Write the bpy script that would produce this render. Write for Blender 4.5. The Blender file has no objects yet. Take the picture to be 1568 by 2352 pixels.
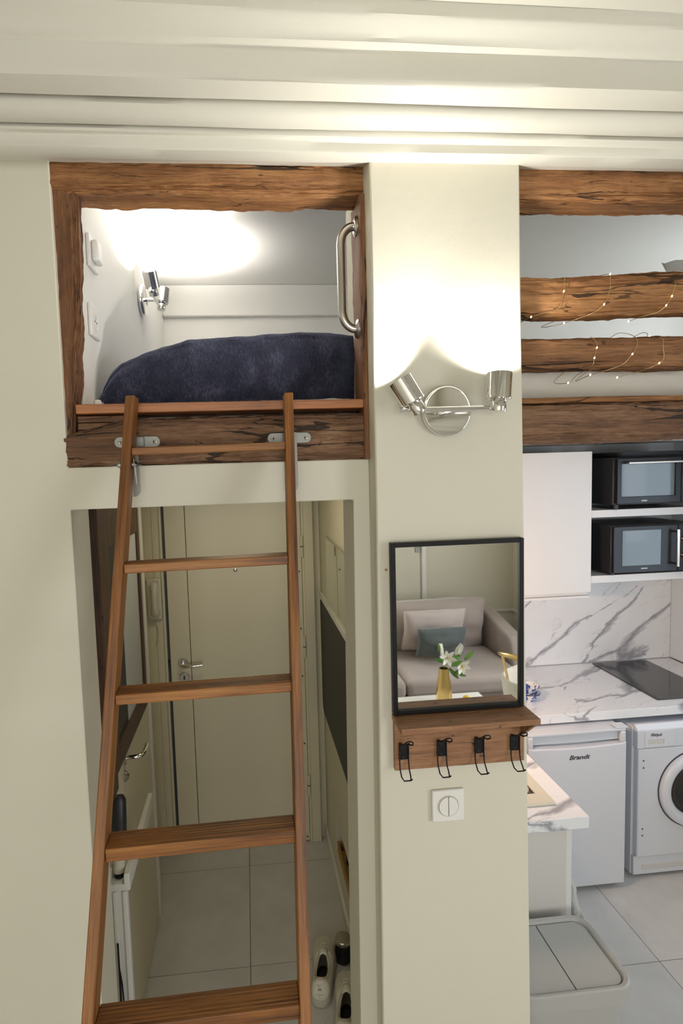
import bpy, bmesh, math, random
from mathutils import Vector, Matrix, noise
random.seed(7)
S = bpy.context.scene
COL = S.collection
PI = math.pi

# ------------------------------------------------------------------ camera
cam_d = bpy.data.cameras.new('camera'); cam = bpy.data.objects.new('camera', cam_d); COL.objects.link(cam)
cam_d.sensor_fit = 'AUTO'; cam_d.sensor_width = 36.0
cam_d.lens = 36.0 * 1270.0 / 2352.0
cam_d.shift_x = (784.0 - 680.2) / 2352.0
cam_d.clip_start = 0.02
_r = [[0.99538, -0.09079, -0.03133], [-0.03812, -0.07412, -0.99652], [0.08815, 0.99311, -0.07724]]
_m = Matrix.Identity(4)
for i in range(3):
    _m[i][0] = _r[0][i]; _m[i][1] = -_r[1][i]; _m[i][2] = -_r[2][i]
_m.translation = Vector((0, -1.29, 2.12))
cam.matrix_world = _m
S.camera = cam
S.cycles.max_bounces = 6; S.cycles.diffuse_bounces = 4; S.cycles.glossy_bounces = 4; S.cycles.transmission_bounces = 4; S.cycles.transparent_max_bounces = 4
S.cycles.caustics_reflective = False; S.cycles.caustics_refractive = False; S.cycles.sample_clamp_indirect = 6.0
S.cycles.use_adaptive_sampling = True; S.cycles.adaptive_threshold = 0.05; S.cycles.adaptive_min_samples = 12

# ------------------------------------------------------------------ world, daylight, exposure
W = bpy.data.worlds.new('world'); S.world = W; W.use_nodes = True
W.node_tree.nodes['Background'].inputs[0].default_value = (0.72, 0.86, 1.0, 1)
W.node_tree.nodes['Background'].inputs[1].default_value = 1.0
S.view_settings.view_transform = 'Standard'; S.view_settings.look = 'None'
S.view_settings.exposure = 0.0; S.view_settings.gamma = 1.0; S.view_settings.use_curve_mapping = False

def area(name, loc, rot, sx, sy, power, color):
    d = bpy.data.lights.new(name, 'AREA'); d.shape = 'RECTANGLE'; d.size = sx; d.size_y = sy
    d.energy = power; d.color = color
    o = bpy.data.objects.new(name, d); o.location = loc; o.rotation_euler = rot; COL.objects.link(o); return o
# daylight entering by the three windows of the room (the back wall and the right wall)
area('daylight_back_window', (-0.15, -3.98, 1.65), (PI/2, 0, 0), 1.5, 1.7, 47, (1.0, 0.985, 0.95))
area('daylight_room_window', (2.60, -2.1, 1.6), (PI/2, 0, PI/2), 1.1, 1.5, 36, (0.94, 0.96, 1.0))
area('daylight_kitchen_window', (2.60, 0.45, 1.55), (PI/2, 0, PI/2), 1.3, 1.1, 10.5, (0.70, 0.85, 1.0))
area('daylight_loft_window', (2.60, 0.9, 2.70), (PI/2, 0, PI/2), .75, .42, 6, (0.84, 0.91, 1.0))

# ------------------------------------------------------------------ node helpers and materials
MATS = {}
def nn(nt, t, **k):
    n = nt.nodes.new(t)
    for a, b in k.items(): setattr(n, a, b)
    return n
def base_mat(name):
    m = bpy.data.materials.new(name); m.use_nodes = True; nt = m.node_tree
    b = nt.nodes['Principled BSDF']; MATS[name] = m; return m, nt, b
def setc(b, col): b.inputs['Base Color'].default_value = (*col, 1)
def coords(nt, scale, rot=(0, 0, 0), kind='Object'):
    tc = nn(nt, 'ShaderNodeTexCoord'); mp = nn(nt, 'ShaderNodeMapping')
    mp.inputs['Scale'].default_value = scale; mp.inputs['Rotation'].default_value = rot
    nt.links.new(tc.outputs[kind], mp.inputs[0]); return mp.outputs[0]
def noise_n(nt, vec, scale=1, detail=4, rough=.55, dist=0):
    n = nn(nt, 'ShaderNodeTexNoise'); n.inputs['Scale'].default_value = scale; n.inputs['Detail'].default_value = detail
    n.inputs['Roughness'].default_value = rough; n.inputs['Distortion'].default_value = dist
    nt.links.new(vec, n.inputs['Vector']); return n.outputs[0]
def ramp(nt, fac, stops):
    r = nn(nt, 'ShaderNodeValToRGB'); e = r.color_ramp.elements
    while len(e) < len(stops): e.new(0.5)
    for k, (p, c) in enumerate(stops): e[k].position = p; e[k].color = (*c, 1) if len(c) == 3 else c
    nt.links.new(fac, r.inputs[0]); return r.outputs[0]
def mathn(nt, op, a, b=None, c=None):
    n = nn(nt, 'ShaderNodeMath', operation=op)
    for k, v in enumerate((a, b, c)):
        if v is None: continue
        if isinstance(v, (int, float)): n.inputs[k].default_value = v
        else: nt.links.new(v, n.inputs[k])
    return n.outputs[0]
def mixc(nt, fac, a, b, mode='MIX'):
    n = nn(nt, 'ShaderNodeMix', data_type='RGBA', blend_type=mode)
    for k, v in ((0, fac), (6, a), (7, b)):
        if isinstance(v, (int, float)): n.inputs[k].default_value = v
        elif isinstance(v, tuple): n.inputs[k].default_value = (*v, 1)
        else: nt.links.new(v, n.inputs[k])
    return n.outputs[2]
def bump(nt, b, h, strength=.3, dist=.01):
    n = nn(nt, 'ShaderNodeBump'); n.inputs['Strength'].default_value = strength; n.inputs['Distance'].default_value = dist
    nt.links.new(h, n.inputs['Height']); nt.links.new(n.outputs[0], b.inputs['Normal'])
def plain(name, col, rough=.5, metal=0, spec=None, coat=0, bumpk=None, vary=0):
    m, nt, b = base_mat(name); setc(b, col); b.inputs['Roughness'].default_value = rough; b.inputs['Metallic'].default_value = metal
    if spec is not None: b.inputs['Specular IOR Level'].default_value = spec
    if coat: b.inputs['Coat Weight'].default_value = coat; b.inputs['Coat Roughness'].default_value = .1
    v = coords(nt, (1, 1, 1)); 
    if vary:
        n = noise_n(nt, v, 3.0, 4)
        nt.links.new(mixc(nt, n, tuple(c*(1-vary) for c in col), tuple(min(1, c*(1+vary)) for c in col)), b.inputs['Base Color'])
    if bumpk: bump(nt, b, noise_n(nt, v, bumpk[0], 3), bumpk[1], bumpk[2])
    return m
def paint(name, col, rough=.6):
    m, nt, b = base_mat(name); v = coords(nt, (1, 1, 1)); b.inputs['Roughness'].default_value = rough
    n = noise_n(nt, v, 2.2, 5, .6)
    nt.links.new(mixc(nt, n, tuple(c*.96 for c in col), tuple(min(1, c*1.03) for c in col)), b.inputs['Base Color'])
    h = mathn(nt, 'ADD', mathn(nt, 'MULTIPLY', noise_n(nt, v, 7, 3), 1.0), mathn(nt, 'MULTIPLY', noise_n(nt, v, 160, 2), .12))
    bump(nt, b, h, .22, .006); return m
def wood(name, axis, dark, mid, light, rough=.6, old=1.0, gloss=0, attr=None):
    """axis 0/1/2: direction of the grain in the object's own coordinates"""
    m, nt, b = base_mat(name)
    def sc(a, c): s = [c, c, c]; s[axis] = a; return tuple(s)
    oi = nn(nt, 'ShaderNodeObjectInfo'); tc = nn(nt, 'ShaderNodeTexCoord')
    add = nn(nt, 'ShaderNodeVectorMath', operation='ADD'); cmb = nn(nt, 'ShaderNodeCombineXYZ')
    k = mathn(nt, 'MULTIPLY', oi.outputs['Random'], 13.0)
    for i in range(3): nt.links.new(k, cmb.inputs[i])
    src = tc.outputs['Object']
    if attr: at_ = nn(nt, 'ShaderNodeAttribute', attribute_name=attr); src = at_.outputs['Vector']
    nt.links.new(src, add.inputs[0]); nt.links.new(cmb.outputs[0], add.inputs[1])
    def cv(scale):
        mp = nn(nt, 'ShaderNodeMapping'); mp.inputs['Scale'].default_value = scale
        nt.links.new(add.outputs[0], mp.inputs[0]); return mp.outputs[0]
    if old:
        g = noise_n(nt, cv(sc(2.6, 26)), 1, 8, .66, .9); f = noise_n(nt, cv(sc(14, 210)), 1, 5, .65, .3); blot = noise_n(nt, cv(sc(2.2, 6)), 1, 4, .55)
        mix = mathn(nt, 'ADD', mathn(nt, 'MULTIPLY', g, .50), mathn(nt, 'ADD', mathn(nt, 'MULTIPLY', f, .34), mathn(nt, 'MULTIPLY', blot, .24)))
        c = ramp(nt, mix, [(.36, dark), (.51, mid), (.68, light)])
        h = mathn(nt, 'ADD', mathn(nt, 'MULTIPLY', g, .9), mathn(nt, 'MULTIPLY', f, .7))
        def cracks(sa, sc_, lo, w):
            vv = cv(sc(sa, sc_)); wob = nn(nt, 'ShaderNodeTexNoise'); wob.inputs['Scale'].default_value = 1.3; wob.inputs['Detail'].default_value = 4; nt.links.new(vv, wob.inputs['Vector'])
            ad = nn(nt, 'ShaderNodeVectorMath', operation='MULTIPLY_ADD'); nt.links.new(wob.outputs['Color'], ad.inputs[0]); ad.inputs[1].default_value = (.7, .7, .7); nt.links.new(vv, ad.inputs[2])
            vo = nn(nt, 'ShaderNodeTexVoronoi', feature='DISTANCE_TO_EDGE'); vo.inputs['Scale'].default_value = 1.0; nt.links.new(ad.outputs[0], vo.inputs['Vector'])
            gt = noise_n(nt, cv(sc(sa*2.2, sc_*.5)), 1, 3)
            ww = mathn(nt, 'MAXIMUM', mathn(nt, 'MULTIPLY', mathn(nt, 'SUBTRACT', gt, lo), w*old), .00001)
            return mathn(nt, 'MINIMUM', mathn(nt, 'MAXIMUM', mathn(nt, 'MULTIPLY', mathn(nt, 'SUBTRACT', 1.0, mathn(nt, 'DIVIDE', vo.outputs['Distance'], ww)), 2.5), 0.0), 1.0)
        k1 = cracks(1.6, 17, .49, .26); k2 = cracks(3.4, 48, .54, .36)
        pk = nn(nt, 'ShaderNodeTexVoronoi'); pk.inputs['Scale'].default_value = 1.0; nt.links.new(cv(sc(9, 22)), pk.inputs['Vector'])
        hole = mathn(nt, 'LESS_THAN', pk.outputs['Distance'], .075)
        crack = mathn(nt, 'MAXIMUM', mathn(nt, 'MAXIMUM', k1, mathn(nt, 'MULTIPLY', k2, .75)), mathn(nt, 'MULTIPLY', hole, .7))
        c = mixc(nt, mathn(nt, 'MULTIPLY', crack, .86), c, tuple(x*.14 for x in dark))  # shade inside the cracks is put into the wood colour as dark lines
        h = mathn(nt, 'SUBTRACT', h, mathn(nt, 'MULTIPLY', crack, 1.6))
    else:
        g = noise_n(nt, cv(sc(1.6, 46)), 1, 5, .6, .5); f = noise_n(nt, cv(sc(10, 330)), 1, 4, .65); blot = noise_n(nt, cv(sc(2.5, 7)), 1, 3, .5)
        mix = mathn(nt, 'ADD', mathn(nt, 'MULTIPLY', g, .48), mathn(nt, 'ADD', mathn(nt, 'MULTIPLY', f, .30), mathn(nt, 'MULTIPLY', blot, .28)))
        c = ramp(nt, mix, [(.41, dark), (.54, mid), (.68, light)])
        h = mathn(nt, 'ADD', mathn(nt, 'MULTIPLY', g, .6), mathn(nt, 'MULTIPLY', f, .5))
    nt.links.new(c, b.inputs['Base Color']); b.inputs['Roughness'].default_value = rough
    if gloss: b.inputs['Coat Weight'].default_value = gloss; b.inputs['Coat Roughness'].default_value = .35
    bump(nt, b, h, .75 if old else .3, .006 if old else .002)
    return m
def marble(name, axis=1, ang=-36, su=1.5, sv=5.0, off=(0, 0, 0)):
    """grey veins running along a slanting direction; axis: the slab's normal"""
    m, nt, b = base_mat(name); b.inputs['Roughness'].default_value = .22
    tc = nn(nt, 'ShaderNodeTexCoord'); vr_ = nn(nt, 'ShaderNodeVectorRotate', rotation_type=('X_AXIS', 'Y_AXIS', 'Z_AXIS')[axis]); vr_.inputs['Angle'].default_value = math.radians(ang)
    nt.links.new(tc.outputs['Object'], vr_.inputs['Vector'])
    mp = nn(nt, 'ShaderNodeMapping'); mp.inputs['Scale'].default_value = (su, sv, sv); mp.inputs['Location'].default_value = off; nt.links.new(vr_.outputs[0], mp.inputs[0]); vec = mp.outputs[0]
    def vein(k, w, lo, wobble):
        wob = nn(nt, 'ShaderNodeTexNoise'); wob.inputs['Scale'].default_value = 1.6*k; wob.inputs['Detail'].default_value = 6; wob.inputs['Roughness'].default_value = .6; nt.links.new(vec, wob.inputs['Vector'])
        ad = nn(nt, 'ShaderNodeVectorMath', operation='MULTIPLY_ADD'); nt.links.new(wob.outputs['Color'], ad.inputs[0]); ad.inputs[1].default_value = (wobble,)*3; nt.links.new(vec, ad.inputs[2])
        vo = nn(nt, 'ShaderNodeTexVoronoi', feature='DISTANCE_TO_EDGE'); vo.inputs['Scale'].default_value = k; nt.links.new(ad.outputs[0], vo.inputs['Vector'])
        g = noise_n(nt, vec, 1.4*k, 3); ww = mathn(nt, 'MAXIMUM', mathn(nt, 'MULTIPLY', mathn(nt, 'SUBTRACT', g, lo), w), .0002)
        return mathn(nt, 'MAXIMUM', mathn(nt, 'SUBTRACT', 1.0, mathn(nt, 'DIVIDE', vo.outputs['Distance'], ww)), 0.0)
    v = mathn(nt, 'MINIMUM', mathn(nt, 'ADD', mathn(nt, 'MULTIPLY', vein(.75, .42, .42, .8), 1.1), mathn(nt, 'MULTIPLY', vein(1.9, .22, .50, .6), .55)), 1.0)
    c0 = mixc(nt, noise_n(nt, vec, 1.2, 3), (.76, .775, .81), (.87, .875, .89))
    nt.links.new(mixc(nt, mathn(nt, 'MULTIPLY', v, .85), c0, (.25, .25, .29)), b.inputs['Base Color']); return m
def fabric(name, c1, c2, sc=40, rough=.9, sheen=.3, bs=.4, bd=.004, fine=420):
    m, nt, b = base_mat(name); v = coords(nt, (1, 1, 1)); n = noise_n(nt, v, sc*.3, 4); f = noise_n(nt, v, fine, 3)
    nt.links.new(mixc(nt, mathn(nt, 'ADD', mathn(nt, 'MULTIPLY', n, .55), mathn(nt, 'MULTIPLY', f, .45)), c1, c2), b.inputs['Base Color'])
    b.inputs['Roughness'].default_value = rough; b.inputs['Sheen Weight'].default_value = sheen; b.inputs['Sheen Roughness'].default_value = .4
    bump(nt, b, mathn(nt, 'ADD', mathn(nt, 'MULTIPLY', f, .5), n), bs, bd); return m
def emis(name, col, s):
    m, nt, b = base_mat(name); m.cycles.emission_sampling = 'NONE'; setc(b, col); b.inputs['Emission Color'].default_value = (*col, 1); b.inputs['Emission Strength'].default_value = s; return m
def glass(name, col, rough=.02, ior=1.45):
    m, nt, b = base_mat(name); setc(b, col); b.inputs['Roughness'].default_value = rough; b.inputs['IOR'].default_value = ior
    b.inputs['Transmission Weight'].default_value = 1.0; return m

WALLC = (.67, .64, .53)
M_wall = paint('wall_paint', WALLC)
M_ceil = paint('ceiling_paint', (.62, .60, .515))
M_white = paint('loft_paint', (.82, .805, .76))
M_kwall = paint('kitchen_paint', (.74, .77, .80))
M_door = paint('door_paint', (.69, .64, .48), .38)
M_hall = paint('hall_paint', (.69, .65, .51))
M_trimw = plain('white_gloss_trim', (.74, .73, .68), .35, vary=.03)
M_tile, _nt, _b = base_mat('floor_tile'); _v = coords(_nt, (1, 1, 1)); _b.inputs['Roughness'].default_value = .34
_nt.links.new(ramp(_nt, noise_n(_nt, _v, 5, 6, .6), [(.35, (.56, .55, .535)), (.65, (.63, .62, .605))]), _b.inputs['Base Color'])
M_grout = plain('grout', (.20, .195, .185), .9, bumpk=(200, .3, .002))
BD, BM, BL = (.055, .023, .010), (.205, .088, .032), (.40, .195, .078)
M_beamX = wood('old_oak_along_x', 0, BD, BM, BL, .62, 1.0)
M_beamZ = wood('old_oak_along_z', 2, BD, (.165, .068, .025), (.31, .145, .058), .65, .7)
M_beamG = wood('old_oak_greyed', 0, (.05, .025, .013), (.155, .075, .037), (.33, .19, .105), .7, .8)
M_beamO = wood('old_oak_bright', 0, (.075, .031, .011), (.265, .110, .034), (.48, .24, .088), .58, .8)
M_ladZ = wood('stained_pine_upright', 2, (.060, .020, .006), (.215, .080, .0165), (.38, .162, .040), .5, 0, 0, 'grain')
M_ladX = wood('stained_pine_tread', 0, (.060, .020, .006), (.225, .085, .0175), (.40, .172, .042), .5, 0, 0)
M_sill = wood('red_pine_board', 0, (.18, .062, .019), (.40, .145, .044), (.55, .23, .085), .45, 0, .2)
M_shelf = wood('walnut_board', 0, (.11, .05, .023), (.30, .145, .066), (.46, .245, .118), .5, .22)
M_darkw = wood('dark_timber', 2, (.018, .010, .006), (.06, .028, .014), (.115, .052, .025), .5, .3)
M_crate = wood('bamboo_box', 1, (.20, .10, .025), (.40, .22, .06), (.52, .31, .10), .45, 0)
M_chrome = plain('chrome', (.80, .79, .76), .09, 1)
M_steel = plain('brushed_steel', (.62, .60, .56), .24, 1)
M_zinc = plain('zinc_plate', (.27, .27, .245), .45, .5, bumpk=(300, .1, .001))
M_brass = plain('gold_metal', (.78, .56, .22), .25, 1)
M_black = plain('black_metal', (.007, .007, .007), .45, spec=.25)
M_blackg = plain('black_gloss', (.012, .012, .014), .30, spec=.35)
M_blackp = plain('black_plastic', (.022, .022, .024), .42, vary=.1)
M_white_p = plain('white_plastic', (.80, .79, .75), .32)
M_cream_p = plain('cream_plastic', (.66, .63, .52), .35)
M_appl = plain('white_enamel', (.68, .70, .75), .28, coat=.2)
M_cab = plain('white_lacquer', (.72, .71, .705), .33)
M_cabg = plain('grey_white_melamine', (.62, .61, .58), .45)
M_bin = plain('grey_plastic', (.42, .42, .40), .42, vary=.03)
M_marb = marble('white_marble', 1, 34, 1.3, 4.4, (.3, 0, .2))
M_marbT = marble('white_marble_top', 2, -28, 1.6, 5.0)
M_hob = plain('black_glass', (.012, .014, .018), .06, coat=.6)
M_mirror = plain('mirror_silver', (.93, .94, .92), .015, 1)
M_hallmir = plain('hall_mirror_silver', (.80, .84, .70), .03, 1)
M_board = plain('chalkboard', (.022, .022, .019), .55, vary=.25)
M_blanket, _nt, _b = base_mat('navy_fleece'); _v = coords(_nt, (1, 1, 1)); _n = noise_n(_nt, _v, 13, 5, .6, .4); _f = noise_n(_nt, _v, 620, 2, .6); _g = noise_n(_nt, coords(_nt, (1.4, 1, .45)), 190, 3, .65)
_nt.links.new(ramp(_nt, mathn(_nt, 'ADD', mathn(_nt, 'MULTIPLY', _n, .45), mathn(_nt, 'ADD', mathn(_nt, 'MULTIPLY', _f, .2), mathn(_nt, 'MULTIPLY', _g, .35))), [(.36, (.007, .008, .018)), (.52, (.034, .036, .060)), (.68, (.125, .130, .195))]), _b.inputs['Base Color'])
_b.inputs['Roughness'].default_value = 1.0; _b.inputs['Specular IOR Level'].default_value = .1; _b.inputs['Sheen Weight'].default_value = .5; _b.inputs['Sheen Roughness'].default_value = .5; _b.inputs['Sheen Tint'].default_value = (.55, .6, .9, 1)
bump(_nt, _b, mathn(_nt, 'ADD', mathn(_nt, 'MULTIPLY', _f, .5), _g), .8, .006)
M_sheet = fabric('white_sheet', (.80, .77, .67), (.90, .87, .78), 30, .85, .15, .35, .004, 300)
M_duvet = fabric('grey_white_duvet', (.68, .68, .66), (.82, .82, .80), 30, .85, .15, .35, .004, 300)
M_sofa = fabric('taupe_velvet', (.34, .285, .26), (.47, .40, .37), 20, .85, .4, .3, .003, 300)
M_pil = fabric('rose_grey_linen', (.44, .37, .345), (.57, .50, .47), 20, .9, .3, .3, .003, 300)
M_pild = fabric('slate_velvet', (.07, .085, .085), (.13, .15, .15), 20, .85, .4, .3, .003, 300)
M_fur = fabric('white_fur', (.62, .58, .48), (.82, .78, .68), 60, .95, .5, .9, .012, 200)
M_leather = plain('white_leather', (.72, .69, .59), .5, bumpk=(90, .25, .002), vary=.06)
M_lining = fabric('shoe_lining', (.42, .38, .30), (.55, .5, .4), 30)
M_insole = plain('dark_insole', (.02, .015, .013), .9)
M_sole = plain('rubber_sole', (.52, .49, .40), .6)
M_leaf = plain('green_leaf', (.10, .24, .03), .45, vary=.2)
M_petal = plain('white_petal', (.86, .86, .76), .5)
M_pollen = plain('yellow_pollen', (.75, .50, .04), .8)
M_canvas, _nt, _b = base_mat('hatched_paper'); _v = coords(_nt, (1, 1, 1), (0.6, 0, 0)); _w = nn(_nt, 'ShaderNodeTexWave', wave_type='BANDS', bands_direction='Z')
_w.inputs['Scale'].default_value = 26; _w.inputs['Distortion'].default_value = 2; _w.inputs['Detail'].default_value = 2; _nt.links.new(_v, _w.inputs[0])
_nt.links.new(mixc(_nt, _w.outputs[1], (.40, .41, .42), (.50, .51, .52)), _b.inputs['Base Color'])
M_pot, _nt, _b = base_mat('blue_white_china'); _v = coords(_nt, (1, 1, 1)); _b.inputs['Roughness'].default_value = .15
_nt.links.new(ramp(_nt, noise_n(_nt, _v, 38, 3, .6), [(.49, (.82, .82, .82)), (.53, (.03, .07, .32)), (.60, (.05, .10, .40))]), _b.inputs['Base Color'])
M_bag = plain('thin_plastic_bag', (.72, .74, .72), .3, bumpk=(25, .6, .01))
M_bag.node_tree.nodes['Principled BSDF'].inputs['Transmission Weight'].default_value = .25
M_bagy = plain('yellow_bag_print', (.62, .50, .16), .4)
M_bulbw = emis('lamp_bulb', (1.0, .90, .74), 14)
M_led = emis('fairy_bulb', (1.0, .72, .30), 10)
M_wire = plain('copper_wire', (.70, .52, .26), .3, .9)
M_ink = plain('dark_ink', (.05, .055, .07), .5)
M_inkw = plain('pale_print', (.62, .63, .64), .5)
M_pane = glass('window_glass', (.95, .98, 1.0))
M_smoke = plain('oven_glass', (.09, .11, .115), .04, coat=.6)
M_ovin = plain('oven_inside', (.40, .43, .43), .3, .5)
M_purple = plain('purple_cloth', (.10, .03, .12), .9)
M_navyc = plain('blue_cloth', (.02, .03, .12), .9)

# ------------------------------------------------------------------ mesh builder
OFF = {}
def woff(o): return OFF.get(o, Vector((0, 0, 0)))
class MB:
    def __init__(s): s.v = []; s.f = []
    def add(s, vs, fs):
        k = len(s.v); s.v += [Vector(p) for p in vs]; s.f += [tuple(i + k for i in q) for q in fs]; return s
    def box(s, x0, x1, y0, y1, z0, z1):
        return s.add([(x0,y0,z0),(x1,y0,z0),(x1,y1,z0),(x0,y1,z0),(x0,y0,z1),(x1,y0,z1),(x1,y1,z1),(x0,y1,z1)],
                     [(0,3,2,1),(4,5,6,7),(0,1,5,4),(1,2,6,5),(2,3,7,6),(3,0,4,7)])
    def hexa(s, p): # 8 corners: bottom 4 (ccw from above), top 4
        return s.add(p, [(0,3,2,1),(4,5,6,7),(0,1,5,4),(1,2,6,5),(2,3,7,6),(3,0,4,7)])
    def prism(s, poly, a0, a1, axis):
        """poly: 2D points in the plane normal to axis; axis 0: (y,z), 1: (x,z), 2: (x,y)"""
        n = len(poly); A = sum(poly[i][0]*poly[(i+1) % n][1] - poly[(i+1) % n][0]*poly[i][1] for i in range(n))
        if (A > 0) == (axis == 1): poly = poly[::-1]
        def mk(p, a): return {0: (a, p[0], p[1]), 1: (p[0], a, p[1]), 2: (p[0], p[1], a)}[axis]
        vs = [mk(p, a0) for p in poly] + [mk(p, a1) for p in poly]
        fs = [tuple(range(n))[::-1], tuple(range(n, 2*n))] + [(i, (i+1) % n, n+(i+1) % n, n+i) for i in range(n)]
        return s.add(vs, fs)
    def rings(s, rings, cap=True, close=False):
        n = len(rings[0]); k = len(s.v)
        for r in rings: s.v += [Vector(p) for p in r]
        m = len(rings)
        for i in range(m if close else m - 1):
            for j in range(n):
                a, b2 = i*n + j, i*n + (j+1) % n; c, d = ((i+1) % m)*n + (j+1) % n, ((i+1) % m)*n + j
                s.f.append((k+a, k+b2, k+c, k+d))
        if cap and not close:
            s.f.append(tuple(k + j for j in range(n))[::-1]); s.f.append(tuple(k + (m-1)*n + j for j in range(n)))
        return s
    def tube(s, pts, r, n=10, closed=False):
        pts = [Vector(p) for p in pts]; rs = r if isinstance(r, (list, tuple)) else [r]*len(pts); out = []
        up = None
        for i, p in enumerate(pts):
            if closed: t = pts[(i+1) % len(pts)] - pts[i-1]
            else: t = pts[min(i+1, len(pts)-1)] - pts[max(i-1, 0)]
            t.normalize()
            if up is None: up = t.orthogonal().normalized()
            up = (up - t*up.dot(t)); up = up.normalized() if up.length > 1e-6 else t.orthogonal().normalized()
            w = t.cross(up)
            out.append([p + (up*math.cos(2*PI*j/n) + w*math.sin(2*PI*j/n))*rs[i] for j in range(n)])
        return s.rings(out, True, closed)
    def cyl(s, p0, p1, r0, r1=None, n=24): return s.tube([p0, p1], [r0, r0 if r1 is None else r1], n)
    def lathe(s, prof, c=(0, 0, 0), axis=(0, 0, 1), n=28):
        """prof: (radius, height) list along axis from c"""
        a = Vector(axis).normalized(); u = a.orthogonal().normalized(); w = a.cross(u); c = Vector(c)
        return s.rings([[c + a*h + (u*math.cos(2*PI*j/n) + w*math.sin(2*PI*j/n))*max(r, .00005) for j in range(n)] for r, h in prof])
    def grid(s, fn, nu, nv):
        k = len(s.v)
        for i in range(nu+1):
            for j in range(nv+1): s.v.append(Vector(fn(i/nu, j/nv)))
        for i in range(nu):
            for j in range(nv):
                a = k + i*(nv+1) + j; s.f.append((a, a+nv+1, a+nv+2, a+1))
        return s
    def xf(s, m):
        s.v = [m @ p for p in s.v]; return s
    def mesh(s, name, shift=Vector((0, 0, 0))):
        me = bpy.data.meshes.new(name); me.from_pydata([p - shift for p in s.v], [], s.f); me.validate(); me.update(); return me
    def build(s, name, mat, parent=None, bevel=0, smooth=False, angle=35, seg=2, label=None, fix=True):
        xs = [p.x for p in s.v]; ys = [p.y for p in s.v]; zs = [p.z for p in s.v]
        w = Vector(((min(xs)+max(xs))/2, (min(ys)+max(ys))/2, min(zs)))
        me = s.mesh(name, w)
        if fix:
            bm = bmesh.new(); bm.from_mesh(me); bmesh.ops.recalc_face_normals(bm, faces=bm.faces); bm.to_mesh(me); bm.free()
        o = bpy.data.objects.new(name, me); COL.objects.link(o); me.materials.append(mat)
        o.location = w - woff(parent); OFF[o] = w
        if parent: o.parent = parent
        if bevel:
            md = o.modifiers.new('bevel', 'BEVEL'); md.width = bevel; md.segments = seg; md.limit_method = 'ANGLE'; md.angle_limit = math.radians(40)
        if smooth or bevel:
            me.shade_smooth()
            me.set_sharp_from_angle(angle=math.radians(angle))
        if label: o['label'] = label
        return o
def thing(name, label, cat, loc, group=None):
    o = bpy.data.objects.new(name, None); o.empty_display_size = .05; COL.objects.link(o); o.location = loc; OFF[o] = Vector(loc)
    o['label'] = label; o['category'] = cat
    if group: o['group'] = group
    return o
def tag(o, label, cat, group=None):
    o['label'] = label; o['category'] = cat
    if group: o['group'] = group
    return o
def struct(o): o['kind'] = 'structure'; return o
def dup(o, loc, parent):
    c = o.copy(); COL.objects.link(c); c.parent = parent; c.location = Vector(loc) - woff(parent); OFF[c] = Vector(loc); return c
def text(name, body, size, loc, mat, parent, shear=0, bold=0, ext=.0008, rot=(PI/2, 0, 0), align='CENTER', sx=1):
    cu = bpy.data.curves.new(name, 'FONT'); cu.body = body; cu.size = size; cu.shear = shear; cu.offset = bold; cu.extrude = ext; cu.align_x = align; cu.align_y = 'CENTER'
    t = bpy.data.objects.new(name, cu); COL.objects.link(t); bpy.context.view_layer.update()
    me = bpy.data.meshes.new_from_object(t.evaluated_get(bpy.context.evaluated_depsgraph_get()))
    bpy.data.objects.remove(t); bpy.data.curves.remove(cu)
    me.transform(Matrix.Diagonal((sx, 1, 1, 1)))
    o = bpy.data.objects.new(name, me); COL.objects.link(o); me.materials.clear(); me.materials.append(mat)
    o.location = Vector(loc) - woff(parent); o.rotation_euler = rot; o.parent = parent; OFF[o] = Vector(loc); return o
def N(x, y=0, z=0): return noise.noise(Vector((x, y, z)))
def rough_beam(name, axis, a0, a1, sec, mat, amp=.004, seed=0, nl=70, ns=40, p=5.0, chip=.006):
    """axis 0 runs along x with sec(x)->(y0,y1,z0,z1); axis 2 runs along z with sec(z)->(x0,x1,y0,y1)"""
    rs = []
    for i in range(nl+1):
        a = a0 + (a1-a0)*i/nl; u0, u1, v0, v1 = sec(a); cu, cv = (u0+u1)/2, (v0+v1)/2; hu, hv = (u1-u0)/2, (v1-v0)/2; ring = []
        for j in range(ns):
            th = 2*PI*j/ns; c, s_ = math.cos(th), math.sin(th)
            eu = math.copysign(abs(c)**(2/p), c); ev = math.copysign(abs(s_)**(2/p), s_)
            q = seed*17.3
            d = amp*(N(a*9+q, eu*1.6, ev*1.6) + 1.0*N(a*3.5+q, eu*9, ev*9) + .6*N(a*30, eu*7+q, ev*7) + .4*N(a*60, eu*16+q, ev*16))
            e = min(abs(eu), abs(ev))
            d -= chip*max(0, N(a*11+q*2, eu*2+9, ev*2) - .12)*(1 if e > .8 else .45)
            d -= 1.6*amp*max(0, N(a*1.6+q, eu*15, ev*15) - .18)
            d *= 1
            ring.append((cu + eu*(hu+d), cv + ev*(hv+d)))
        rs.append([((a, u, v) if axis == 0 else (u, v, a)) for u, v in ring])
    return MB().rings(rs).build(name, mat, None, smooth=True, angle=50)
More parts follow.
